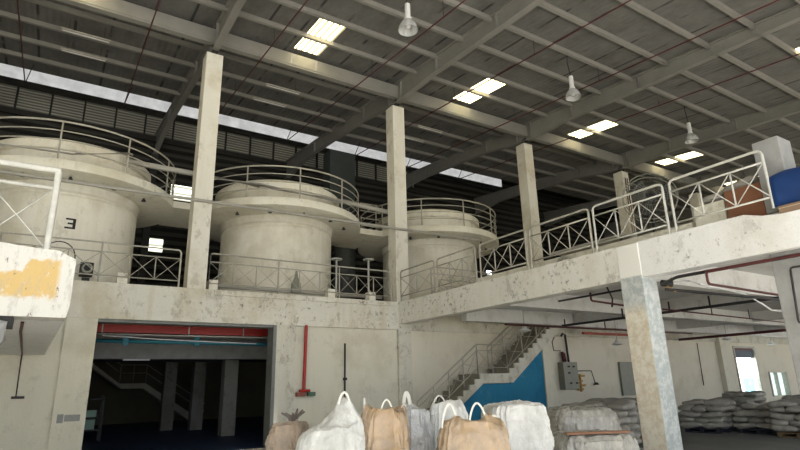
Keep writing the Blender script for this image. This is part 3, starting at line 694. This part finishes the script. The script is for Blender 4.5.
pipe([(14.5, 9.0, 3.46), (26, 9.7, 3.46)], .022, M['maroon'], 'thin dark red pipe crossing under the slab right of the scraped column', [(17.4, 9.2, 3.47), (20, 9.35, 3.47)])
pipe([(26.6, 15.9, 3.42), (26.2, 11.0, 3.42), (30.2, 11.0, 3.42)], .06, M['maroon'], 'heavy dark red pipe above the bright window')
pipe([(13.2, 14.0, 3.5), (24.5, 14.0, 3.5)], .035, M['maroon'], 'dark red pipe running along in front of the back wall', [(16.2, 14, 3.5), (18.5, 14, 3.5)])
pipe([(17.5, 14.3, 3.35), (20.3, 14.3, 3.35), (20.5, 14.3, 3.25), (21.3, 14.3, 3.25), (21.5, 14.3, 3.35)], .05, plain('light_red_pipe', srgb(176,92,76), .5), 'short light red pipe with a dip above the electrical box')
pipe([(11.35, 8.9, 3.7), (11.35, 8.9, 3.5), (14.6, 9.4, 3.5)], .028, M['maroon'], 'short dark red pipe with upturned end left of the scraped column')
pipe([(12.0, 8.9, 3.95), (12.2, 8.9, 3.6), (12.4, 9.1, 3.42), (12.6, 9.2, 3.5)], .02, M['black_pipe'], 'hooked black pipe hanging left of the scraped column')
pipe([(11.2, 9.8, 3.6), (11.2, 7.6, 3.6)], .025, M['black_pipe'], 'dark pipe close under the mezzanine edge beam left of the scraped column')
pipe([(10.25, 3.3, 3.3), (10.22, 4.0, 3.3), (10.2, 4.05, 2.4), (10.2, 3.2, 2.4)], .018, M['black_pipe'], 'thin black pipe frame on the bare concrete column at the right edge')
small('white_cable', MB().tube([(10.5, 6.2, 3.47), (10.64, 5.95, 3.44), (10.96, 5.93, 3.4), (11.93, 5.95, 3.35), (12.82, 5.99, 3.33), (13.95, 6.19, 3.2), (14.6, 6.3, 3.1), (15.0, 5.87, 3.0)], .02, 6), M['white_plastic'], 'white cable sagging across behind the near mezzanine beam', 'cable', (10.8, 5, 3.2))
v = thing('pipe_valve', (10.45, 6.45, 3.5), 'tangled dark valve fitting on the right face of the scraped column', 'valve')
MB().tube([(10.66, 6.55, 3.5), (10.85, 6.45, 3.48)], .07, 10).build('valve_body', M['dark_steel'], v)
MB().tube([(10.8, 6.5, 3.5), (10.95, 6.5, 3.62)], .02, 6).tube([(10.72, 6.5, 3.45), (10.85, 6.4, 3.3)], .018, 6).build('lever', M['yellow_tape'], v)
for k, (x, y, z, l) in enumerate(((14.3, 14.2, 3.33, 'over the staircase'), (19.4, 14.2, 2.95, 'right of the electrical box'), (26.6, 13.6, 3.25, 'left of the bright window'), (33.0, 14.6, 3.2, 'over the bright window'), (35.5, 14.3, 3.2, 'rightmost over the far windows'))):
    o = thing('pendant_lamp', (x, y, z), 'small white pendant lamp under the mezzanine slab, %s' % l, 'lamp', 'pendant lamps under the mezzanine')
    MB().tube([(x, y, 4.05), (x, y, z+.1)], .012, 6).build('cord', M['rail'], o)
    MB().lathe([(.03, .22), (.06, .18), (.1, .08), (.22, .02), (.22, 0), (.05, -.04), (0, -.06)], (x, y, z), 16).build('shade', M['white_plastic'], o)

# ------------------------------------------------------------------ things on the mezzanine
o = thing('drum_fan', (12.0, 7.3, 4.34), 'big round caged fan standing behind the mezzanine railing', 'fan')
fc = Vector((11.9, 7.28, 5.76)); ax = Vector((-.75, -.6, .12)).normalized(); ux = ax.cross(Vector((0,0,1))).normalized(); uy = ux.cross(ax)
def cir(r, off, n=32): return [tuple(fc + ax*off + (ux*math.cos(2*PI*k/n)+uy*math.sin(2*PI*k/n))*r) for k in range(n)]
MB().tube(cir(.6, 0), .014, 6, True).tube(cir(.6, .2), .012, 6, True).build('outer_ring', M['grey_box'], o)
mb = MB()
for r, off in ((.5, .22), (.38, .24), (.26, .26), (.14, .27)): mb.tube(cir(r, off), .0035, 4, True)
for k in range(36):
    a = 2*PI*k/36; d = ux*math.cos(a)+uy*math.sin(a)
    mb.tube([tuple(fc+ax*.27+d*.1), tuple(fc+ax*.22+d*.5), tuple(fc+ax*.02+d*.6)], .003, 4)
mb.build('wire_cage', M['grey_box'], o)
MB().tube([tuple(fc-ax*.2), tuple(fc+ax*.1)], .12, 14).build('motor', M['black'], o)
for k in range(3):
    a = 2*PI*k/3+.4; mb = MB(); d = ux*math.cos(a)+uy*math.sin(a); e = ux*math.cos(a+1)+uy*math.sin(a+1)
    p = [fc+ax*.1+d*.1, fc+ax*.16+d*.52, fc+ax*.06+e*.52, fc+ax*.06+e*.12]
    V = [mb.bm.verts.new(q) for q in p] + [mb.bm.verts.new(q-ax*.01) for q in p]
    for f in ((0,1,2,3),(7,6,5,4),(0,4,5,1),(1,5,6,2),(2,6,7,3),(3,7,4,0)): mb.bm.faces.new([V[i] for i in f])
    mb.build('blade', M['dark_steel'], o)
MB().tube([tuple(fc-Vector((0,0,.1))), (fc.x, fc.y, 4.36)], .035, 8).build('stand', M['dark_steel'], o)
MB().lathe([(.35, 0), (.35, .04), (.05, .07), (0, .07)], (fc.x, fc.y, 4.34), 20).build('base', M['dark_steel'], o)
small('carton', MB().box(10.55, 11.15, 4.3, 4.95, 4.345, 4.98), M['cardboard'], 'brown carton behind the nearest railing panel', 'carton', (10.8, 4.6, 4.345), None, .01)
def sack_mesh(L=.62, W=.4, H=.17, seed=0, nu=22, nv=10):
    mb = MB(); e = .45
    def sg(v, p): return math.copysign(abs(v)**p, v)
    def fn(i, j):
        u = -PI + 2*PI*i; v = -PI/2 + PI*j
        x = L/2*sg(math.cos(v), .5)*sg(math.cos(u), .42); y = W/2*sg(math.cos(v), .5)*sg(math.sin(u), .42); z = H/2*sg(math.sin(v), .75)
        q = noise.noise_vector(Vector((x*5+seed*3.1, y*5, z*5+seed)))*.022
        z += .02*math.sin(x*9+seed)*abs(z)/(H/2)
        z *= 1-.25*(abs(x)/(L/2))**3
        return Vector((x, y, z + H/2)) + q
    mb.grid(fn, nu, nv, True)
    bmesh.ops.remove_doubles(mb.bm, verts=mb.bm.verts[:], dist=.002)
    return mb
sk = sack_mesh(.7, .42, .2, 5).build('sack', M['sack'], loc=(0,0,0)); sk.location = (10.85, 4.72, 4.98); sk.rotation_euler = (0, .15, 1.5); tag(sk, 'grey filled sack on top of the brown carton', 'sack')
sk = sack_mesh(.6, .4, .18, 9).build('sack', M['sack']); sk.location = (10.85, 5.25, 5.0-.0); sk.location.z = 4.86; tag(sk, 'grey sack lying on the wooden crate left of the brown carton', 'sack')
small('wooden_crate', MB().box(10.6, 11.1, 5.0, 5.6, 4.345, 4.86), M['cream'], 'dull beige crate left of the brown carton on the mezzanine', 'crate', (10.85, 5.2, 4.345), None, .01)
# tarp bundle
mb = MB()
def fn(i, j):
    y = 2.6 + 1.42*i; a = PI*j
    top = .64 - .05*abs(math.sin(i*4)) - .02*i
    zz = top*max(0, math.sin(a))**.16 if 0 < j < 1 else 0
    xx = 10.31 + .13*(-math.cos(a))**1 if True else 0
    return Vector((xx, y, 4.345+zz)) + noise.noise_vector(Vector((i*6, j*4, 2)))*.02
mb.grid(fn, 16, 16)
o = mb.build('tarp_bundle', M['tarp'], loc=(10.31, 3.3, 4.345)); so = o.modifiers.new('thick', 'SOLIDIFY'); so.thickness = .02
tag(o, 'blue tarpaulin covered bundle at the right end of the railing', 'tarp')
small('low_kerb', MB().box(10.75, 11.0, 5.75, 12.5, 4.34, 4.62), M['cream'], 'low beige kerb behind the mezzanine railing', 'kerb', (10.9, 9, 4.34))
o = thing('steel_table', (12.5, 9.5, 4.34), 'long grey worktable with slanting top behind the railing', 'table')
MB().prism([(8.2, 5.1), (10.6, 5.1), (10.6, 5.16), (8.2, 5.16)], 12.0, 13.0).build('tabletop', M['pipe_grey'], o)
for x in (12.05, 12.95):
    for y in (8.3, 10.5): MB().box(x-.03, x+.03, y-.03, y+.03, 4.34, 5.1).build('leg', M['dark_steel'], o)
o = thing('stacked_tyre', (11.0, 9.0, 4.34), 'pale ring lying on the mezzanine edge right of the third tall column', 'ring')
MB().tube([(10.62, 9.0+.2*math.cos(2*PI*k/20), 4.36+.2*abs(math.sin(2*PI*k/20))) for k in range(11)], .04, 8).build('ring_arc', M['rail'], o)
for k, (x, y, w, h) in enumerate(((12.5, 6.0, .6, .7), (13.3, 6.5, .5, .9), (12.7, 5.2, .5, .5))):
    small('dark_crate', MB().box(x, x+w, y, y+w, 4.345, 4.345+h), M['black'], 'black crate on the mezzanine behind the near railing, %s' % ['middle one','tallest one','lowest one'][k], 'crate', (x, y, 4.345), 'black crates on the mezzanine', .02)
small('yellow_bag', sack_mesh(.45, .3, .16, 3), plain('yellow_bag_film', srgb(214,186,110), .5), 'yellow wrapped bag on top of the black crates', 'bag', (0, 0, 0)).location = (12.95, 5.5, 4.85)

# ------------------------------------------------------------------ inner room behind the opening
def ir(name, mb, mat, label, cat, loc=(3, 20, 0), group=None): return tag(mb.build(name, mat, loc=loc), label, cat, group)
ir('red_steel_beam', MB().box(1.0, 8, 17.4, 17.6, 3.27, 3.52).box(1.0, 8, 17.3, 17.7, 3.2, 3.27), M['red_pipe'], 'red steel beam across the top of the dark opening', 'beam')
ir('fire_pipe', MB().tube([(.9, 17.0, 3.58), (8, 17.0, 3.58)], .035).box(2.5, 2.53, 16.99, 17.01, 3.58, 4.1).box(6.5, 6.53, 16.99, 17.01, 3.58, 4.1), M['red_pipe'], 'red fire pipe just under the lintel of the dark opening', 'pipe')
ir('grey_pipe', MB().tube([(.9, 17.0, 3.12), (8, 17.0, 3.12)], .025).box(1.25, 1.28, 16.98, 17.01, 3.1, 4.1).box(3.5, 3.53, 16.98, 17.01, 3.1, 4.1).box(5.1, 5.13, 16.98, 17.01, 3.1, 4.1), M['pipe_grey'], 'thin grey pipe below the red beam inside the opening', 'pipe')
ir('teal_pipe', MB().tube([(.9, 18.0, 3.02), (8.5, 18.0, 2.98)], .055).box(1.9, 2.05, 17.95, 18.05, 2.9, 4.1).box(3.9, 4.05, 17.95, 18.05, 2.9, 4.1), M['teal'], 'teal pipe with clamps inside the dark opening', 'pipe')
ir('white_cable', MB().tube([(1.3, 17.2, 3.1), (2.6, 17.2, 3.03), (4.5, 17.2, 2.97), (5.6, 17.2, 2.95)], .015), M['white_plastic'], 'white cable slanting below the grey pipe inside the opening', 'cable')
ir('ceiling_beam', MB().box(XL+.1, 14, 20.0, 20.4, 2.62, 4.1), M['concrete'], 'grey concrete beam inside the dark opening', 'beam')
ir('ceiling_beam', MB().box(XL+.1, 14, 25.9, 26.3, 3.3, 4.1), M['concrete'], 'farther grey concrete beam deep in the dark room', 'beam')
for k, (x, y, l) in enumerate(((4.53, 25.9, 'leftmost in the dark room'), (5.55, 25.1, 'middle one in the dark room'), (5.7, 20.9, 'nearest in the dark room with dark stain'))):
    small('concrete_pillar', MB().box(x, x+.48, y, y+.48, 0, 4.09 if y > 20.5 else 4.1), M['inner_pillar'], 'pale square pillar, %s' % l, 'pillar', (x+.24, y+.24, 0), 'pillars in the dark room')
ir('tube_lamp', MB().box(2.2, 3.0, 20.1, 20.2, 2.57, 2.62), M['white_plastic'], 'short white tube lamp under the beam in the dark room', 'lamp', (2.6, 19.85, 2.5))
for k, z in enumerate((2.9, 2.75)):
    ir('dark_duct', MB().tube([(-2, 21.5+k, z), (12, 21.5+k, z)], .12).box(2, 2.04, 21.48+k, 21.52+k, z, 4.1).box(7, 7.04, 21.48+k, 21.52+k, z, 4.1), M['dark_steel'], 'dark duct under the ceiling of the dark room, %s' % ('front' if k == 0 else 'rear'), 'duct', (3, 21.5, z), 'ducts in the dark room')
o = thing('far_staircase', (4, 31, 0), 'dim staircase with railings at the back of the dark room', 'staircase')
pr = [(3.4, 2.0), (4.6, 2.0), (7.6, 0), (7.0, 0), (4.5, 1.75), (3.5, 1.75), (1.0, 3.6), (1.0, 3.85)]
MB().prism(pr, 31.5, 32.8, 'y').build('flights', M['cream'], o)
for z in (.9, .5):
    MB().tube([(1.0, 31.5, 3.85+z), (3.4, 31.5, 2.0+z), (4.6, 31.5, 2.0+z), (7.6, 31.5, z)], .03, 6).build('handrail', M['rail'], o)
for x, zz in ((2.2, 2.9), (3.4, 2.0), (4.0, 2.0), (4.6, 2.0), (6, 1.1)): MB().tube([(x, 31.5, zz), (x, 31.5, zz+.9)], .025, 6).build('rail_post', M['rail'], o)
o = thing('storage_rack', (1.7, 22.5, 0), 'dark rack with mint green cartons at the left inside the opening', 'rack')
for x in (1.3, 1.95):
    for y in (22.2, 22.9): MB().box(x, x+.06, y, y+.06, 0, 1.5).build('upright', M['dark_steel'], o)
for z in (.35, .75, 1.35): MB().box(1.3, 2.0, 22.2, 22.96, z, z+.05).build('shelf', M['dark_steel'], o)
small('mint_carton', MB().box(1.38, 1.8, 22.25, 22.7, .8, 1.02).box(1.38, 1.78, 22.25, 22.7, .4, .72), M['mint'], 'mint green carton pair on the dark rack in the opening', 'carton', (1.6, 22.5, .4))

# ------------------------------------------------------------------ pallets and sack stacks
def pallet(x, y, rz, mat, label, L=1.2, W=1.0):
    o = thing('pallet', (0, 0, 0), label, 'pallet', 'pallets under the sack stacks'); o['_local'] = 1
    for k in range(3): MB().box(-L/2, L/2, -W/2+k*(W-.1)/2, -W/2+.1+k*(W-.1)/2, .02, .1).build('runner', mat, o)
    MB().box(-L/2, -L/2+.1, -W/2, W/2, 0, .02).box(-.05, .05, -W/2, W/2, 0, .02).box(L/2-.1, L/2, -W/2, W/2, 0, .02).build('bottom_boards', mat, o)
    mb = MB()
    for k in range(7): mb.box(-L/2+k*(L-.12)/6, -L/2+.12+k*(L-.12)/6, -W/2, W/2, .1, .125)
    mb.build('deck_boards', mat, o)
    del o['_local']
    o.location = (x, y, 0); o.rotation_euler[2] = rz
    return o
SM = [sack_mesh(.68, .46, .18, k) for k in range(5)]
SM = [m.build('sack', M['sack']) for m in SM]
for q in SM: pass
used = [False]*5
def sack(x, y, z, rz, label, group, mat=None, sc=1.0):
    k = random.randrange(5)
    if not used[k]: o = SM[k]; used[k] = True
    else: o = SM[k].copy(); COL.objects.link(o)
    o.location = (x, y, z); o.rotation_euler = (random.uniform(-.03,.03), random.uniform(-.03,.03), rz + random.uniform(-.06,.06) + (PI if random.random() < .5 else 0))
    o.scale = (sc*random.uniform(.98,1.05), sc*random.uniform(.98,1.04), random.uniform(.98,1.08))
    return tag(o, label, 'sack', group)
lay = ['bottom', 'second', 'third', 'fourth', 'fifth', 'sixth', 'seventh', 'eighth']
spotn = ['back left', 'front left', 'back middle', 'front middle', 'back right', 'front right']
def stack(x, y, rz, layers, name, mat, pl=True, miss=0):
    if pl: pallet(x, y, rz, mat, 'pallet under the %s' % name)
    c, s = math.cos(rz), math.sin(rz)
    for l in range(layers):
        spots = []
        if l % 2 == 0:
            spots = [(-.42, -.31, PI/2), (-.42, .31, PI/2), (0, -.31, PI/2), (0, .31, PI/2), (.42, -.31, PI/2), (.42, .31, PI/2)]
        else:
            spots = [(-.31, -.42, 0), (-.31, 0, 0), (-.31, .42, 0), (.31, -.42, 0), (.31, 0, 0), (.31, .42, 0)]
        for i, (u, v, a) in enumerate(spots):
            if l == layers-1 and i < miss: continue
            uu, vv = u+random.uniform(-.03,.03), v+random.uniform(-.03,.03)
            hid = 0 < l < layers-1 and i == 0 and False
            sack(x+uu*c-vv*s, y+uu*s+vv*c, .125+l*.155, rz+a, 'grey white sack, %s layer of the %s' % (lay[l], name), 'sacks in the %s' % name)
stack(17.55, 9.95, .1, 5, 'stack right of the scraped column', M['blue_pallet'], True, 2)
stack(18.2, 8.65, .05, 4, 'low stack left of the rightmost', M['blue_pallet'], True, 3)
stack(17.7, 7.4, .05, 5, 'stack at the right edge', M['wood'], True, 1)
stack(20.4, 10.4, .0, 6, 'tall stack below the bright window', M['wood'], True, 3)
stack(21.6, 8.9, .1, 5, 'rear stack beside the far windows', M['wood'], True, 2)
stack(13.6, 10.2, .0, 6, 'stack left of the scraped column', M['wood'], True, 0)
stack(11.25, 9.0, .1, 6, 'stack below the electrical box', M['wood'], True, 1)
# plastic film thrown over stacks
def film(x, y, z0, z1, w, d, rz, label, mat, seed, tuck=.9):
    mb = MB(); n = 26
    def fn(i, j):
        u, v = (i-.5)*2, (j-.5)*2
        m = max(abs(u), abs(v))
        k = .72
        if m <= k: X, Y, Zf = u/k*.5, v/k*.5, 1
        else:
            X, Y = u/m*.5 if abs(u) >= abs(v) else u/m*.5, v/m*.5
            Zf = 1 - (m-k)/(1-k)*tuck
        p = Vector((X*w, Y*d, 0)); q = noise.noise(Vector((u*3+seed, v*3, seed)))
        corner = (abs(X)*2*abs(Y)*2)**3
        bulge = 1 + .04*math.sin(Zf*PI)
        zz = z0+(z1-z0)*Zf + (q*.05 if Zf == 1 else q*.02) - corner*.05
        off = noise.noise_vector(Vector((u*6, v*6, seed)))*.03
        return Vector((p.x*bulge*(1-.05*corner), p.y*bulge*(1-.05*corner), zz)) + off
    mb.grid(fn, n, n)
    o = mb.build('plastic_cover', mat); s = o.modifiers.new('thick', 'SOLIDIFY'); s.thickness = .006
    sb = o.modifiers.new('sub', 'SUBSURF'); sb.levels = 1; sb.render_levels = 1
    o.location = (x, y, 0); o.rotation_euler[2] = rz
    return tag(o, label, 'plastic cover')
# ------------------------------------------------------------------ bulk bags
def ridge(p, f):
    q = Vector((p[0]*f, p[1]*f, p[2]*f)); n = noise.noise(q) + .5*noise.noise(q*2.1)
    return 1 - min(1, abs(n)*2.6)
def bag_body(w, d, h, seed, taper=.0, square=.42, sag=.05, n=112, m=56, peaks=(), wrinkle=1.0):
    mb = MB(); sd = Vector((seed*7.3, seed*1.7, seed*3.1))
    def sg(v, p): return math.copysign(abs(v)**p, v)
    def fn(i, j):
        a = 2*PI*i
        if j < .68:
            f = j/.68; z = h*f
            k = .96 + .08*math.sin(PI*min(1, f)) - taper*f
            k *= 1 - max(0, (f-.8)/.2)**2.2*.13
        else:
            f = (j-.68)/.32; z = h + .035*math.sin(f*PI*.5) - sag*f
            k = .9*(1-taper)*(1-f)
        c, s_ = sg(math.cos(a), square), sg(math.sin(a), square)
        x, y = w/2*k*c, d/2*k*s_
        up = 0
        for px, py, ph, pw in peaks:
            dd = math.hypot(x-px, y-py); up += ph*math.exp(-(dd/pw)**1.25)*min(1, max(0, z/h-.35)/.5)
        z += up
        L = math.hypot(x, y) or 1
        # long folds hanging from the shoulders, and diagonal creases
        fold = (ridge((c*3.2+sd.x, s_*3.2+sd.y, z*.8+sd.z), 1.4)-.5)*.034 + (ridge((x*4+sd.y, y*4, z*5+sd.x), 1.6)-.5)*.026
        fold *= wrinkle*(.55 if j < .06 else 1)
        fz = ((ridge((x*4+sd.x, y*4+sd.z, 1), 1.2)-.5)*.045*wrinkle) if j > .6 else 0
        nv = noise.noise_vector(Vector((x*4, y*4, z*4))+sd)*.02
        return Vector((x*(1+fold/max(L, .22))+nv.x, y*(1+fold/max(L, .22))+nv.y, max(z+fz+(nv.z if z > .05 else 0), 0)))
    mb.grid(fn, n, m, True)
    bmesh.ops.remove_doubles(mb.bm, verts=mb.bm.verts[:], dist=.002)
    return mb
def loop_strap(p0, p1, top, wdt=.035, lean=(0,0)):
    """flat webbing loop from p0 up to top height and down to p1"""
    mb = MB(); n = 16; P0, P1 = Vector(p0), Vector(p1); pts = []
    hd = (P1-P0); hd.z = 0; hd = hd.normalized() if hd.length > 1e-4 else Vector((1,0,0)); side = hd.cross(Vector((0,0,1)))
    for k in range(n+1):
        f = k/n; s = math.sin(PI*f)
        p = P0.lerp(P1, f); p.z = P0.z + (P1.z-P0.z)*f + (top-max(P0.z, P1.z))*s**.7
        pts.append(p + Vector((lean[0]*s, lean[1]*s, 0)))
    rows = []
    for k, p in enumerate(pts):
        t_ = (pts[min(k+1, n)]-pts[max(k-1, 0)]).normalized(); nn = t_.cross(side).normalized()
        rows.append([mb.bm.verts.new(p + nn*wdt*e + side*t) for e, t in ((-.5, -.006), (.5, -.006), (.5, .006), (-.5, .006))])
    for k in range(n):
        for q in range(4): mb.bm.faces.new((rows[k][q], rows[k][(q+1)%4], rows[k+1][(q+1)%4], rows[k+1][q]))
    mb.bm.faces.new(rows[0]); mb.bm.faces.new(rows[-1][::-1])
    return mb
def bag(x, y, rz, w, d, h, mat, label, seed, loops, z0=.13, extras=None, width=.05, peaks=(), short=None, **kw):
    o = thing('bulk_bag', (0,0,0), label, 'bulk bag', 'bulk bags on the hall floor'); o['_local'] = 1
    pk = list(peaks)
    for (p0, p1, top, lean) in loops:
        for p in (p0, p1): pk.append((p[0], p[1], .10, .11))
    bag_body(w, d, h, seed, peaks=pk, **kw).build('bag_body', mat, o)
    for (p0, p1, top, lean) in loops: loop_strap(p0, p1, top, width, lean).build('lifting_loop', M['strap'], o)
    if extras: extras(o)
    del o['_local']
    o.location = (x, y, z0); o.rotation_euler[2] = rz
    pallet(x, y, rz, M['wood'], 'pallet under the %s' % (short or label.split(',')[0]), w+.06, d+.06)
    return o
A0 = -.57   # bags square to the line of sight
def topx(o):
    mb = MB(); rr = random.Random(4)
    for k in range(9):
        a = rr.uniform(0, 2*PI); mb.tube([(.05, 0, .95), (.05+.07*math.cos(a), .07*math.sin(a), 1.07), (.05+.17*math.cos(a), .13*math.sin(a), 1.1+.07*rr.random())], [.035, .022, .014], 6)
    mb.build('tied_neck', M['bag_neck'], o)
M['bag_neck'] = plain('bunched_dark_film', srgb(120,112,106), .5, 0, .3, 10)
bag(3.14, 7.95, A0, .54, .8, .95, M['bag_pink'], 'pale brown bulk bag at the left end, with a knotted neck', 1, [], extras=topx, taper=.05, peaks=[(.05, 0, .1, .15)])
bag(3.38, 7.02, A0, .86, .86, .84, M['bag_white'], 'large white bulk bag pulled up to a tall loop', 2, [((.06, -.08, 1.12), (.26, -.04, 1.1), 1.40, (0, 0)), ((.04, .08, 1.1), (.22, .12, 1.08), 1.26, (0, 0))], width=.03, peaks=[(.15, 0, .36, .34)], wrinkle=.8)
bag(4.12, 6.9, A0, .64, .74, 1.06, M['bag_tan'], 'tan powder filled bulk bag beside the large white bag', 3,
    [((-.27, -.2, 1.05), (-.24, -.1, 1.05), 1.3, (-.02, 0)), ((-.05, -.28, 1.1), (.12, -.28, 1.1), 1.28, (0, 0)), ((.2, .1, 1.04), (.27, .2, 1.04), 1.2, (.03, 0))], width=.022, taper=.02)
bag(4.86, 7.25, A0, .44, .6, 1.08, M['bag_clear'], 'narrow whitish clear bag with a tall white strap', 4, [((-.19, -.1, 1.0), (-.06, -.1, 1.05), 1.38, (0, 0))], width=.05, wrinkle=.9)
bag(5.0, 6.1, A0, .92, .84, .93, M['bag_tan'], 'wide tan bulk bag in clear film with two white loops, front of the row', 5,
    [((-.42, -.3, .92), (-.22, -.25, .98), 1.24, (0, 0)), ((-.06, -.3, .98), (.17, -.25, .97), 1.22, (0, 0)), ((.22, -.1, .97), (.38, -.05, .93), 1.06, (0, 0))], width=.024, taper=.02, wrinkle=.8)
bag(5.62, 7.45, A0, .62, .7, 1.1, M['bag_white'], 'white bulk bag with thin loops behind the wide tan bag', 6,
    [((-.25, -.2, 1.08), (-.02, -.2, 1.1), 1.3, (0, 0)), ((.02, -.1, 1.1), (.22, -.1, 1.06), 1.2, (0, 0))], width=.022, taper=.05, wrinkle=.8)
bag(6.62, 6.98, A0+.12, .92, .9, 1.1, M['bag_white'], 'square white bulk bag with a flat top, right end of the bags', 7, [], taper=.0, square=.26, sag=.02, peaks=[(.1, 0, .05, .3)])
# low wrapped pallet with a slat on top
def wrapped(x, y, rz, w, d, h, z0, label, seed, slat=False, short=''):
    o = thing('wrapped_pallet_load', (0, 0, 0), label, 'pallet load'); o['_local'] = 1
    bag_body(w, d, h, seed, square=.28, sag=0.0, wrinkle=1.0).build('wrapped_load', M['wrap'], o)
    if slat: MB().box(-w/2+.05, w/2-.1, -d*.42, -d*.42+.12, h+.03, h+.06).build('wooden_slat', plain('reddish_slat', srgb(150,110,86), .8), o)
    del o['_local']; o.location = (x, y, z0); o.rotation_euler[2] = rz
    if z0 < .2: pallet(x, y, rz, M['wood'], 'pallet under the %s' % short, w, d)
wrapped(7.98, 6.62, A0+.1, 1.22, 1.0, .6, .13, 'low plastic wrapped pallet load with a reddish slat on top', 11, True, 'low wrapped load')
wrapped(9.35, 7.95, A0+.1, 1.25, 1.0, .92, .13, 'taller plastic wrapped pallet load behind the low wrapped one', 13, False, 'taller wrapped load')
# ------------------------------------------------------------------ light and camera
W = bpy.data.worlds.new('World'); S.world = W; W.use_nodes = True
bg = W.node_tree.nodes['Background']; bg.inputs[0].default_value = (.88, .94, 1.0, 1); bg.inputs[1].default_value = 1.2
sun = bpy.data.lights.new('sun', 'SUN'); sun.energy = 12; sun.angle = math.radians(.6); sun.color = (1, .96, .9)
so_ = bpy.data.objects.new('sun', sun); COL.objects.link(so_); so_.rotation_euler = (math.radians(42), 0, math.radians(6))
pl_ = bpy.data.lights.new('open_front_portal', 'AREA'); pl_.shape = 'RECTANGLE'; pl_.size = 55; pl_.size_y = 11; pl_.cycles.is_portal = True
po_ = bpy.data.objects.new('open_front_portal', pl_); COL.objects.link(po_); po_.location = (14, -6.2, 5.5); po_.rotation_euler = (PI/2, 0, 0)
ground = MB().box(-60, 42.3, -70, -14, -.2, -.02).box(42.3, 90, -70, 40, -.2, -.02)
structure('ground', ground, plain('yard_concrete', srgb(170,166,158), .9))

cam = bpy.data.cameras.new('camera'); co = bpy.data.objects.new('camera', cam); COL.objects.link(co); S.camera = co
cam.sensor_width = 36; cam.lens = 546.31/800*36; cam.clip_end = 300
yw, pt, rl_ = .5727045, .28455179, -.0251704
fwd = Vector((math.sin(yw)*math.cos(pt), math.cos(yw)*math.cos(pt), math.sin(pt)))
rt = Vector((math.cos(yw), -math.sin(yw), 0)); upv = rt.cross(fwd)
r2 = rt*math.cos(rl_) + upv*math.sin(rl_); u2 = -rt*math.sin(rl_) + upv*math.cos(rl_)
co.matrix_world = Matrix(((r2.x, u2.x, -fwd.x, 0), (r2.y, u2.y, -fwd.y, 0), (r2.z, u2.z, -fwd.z, 1.6), (0, 0, 0, 1)))

vs = S.view_settings; vs.view_transform = 'Standard'; vs.look = 'None'; vs.gamma = 1; vs.use_curve_mapping = False; vs.exposure = 1.0
for o in S.objects:
    if '_local' in o: del o['_local']
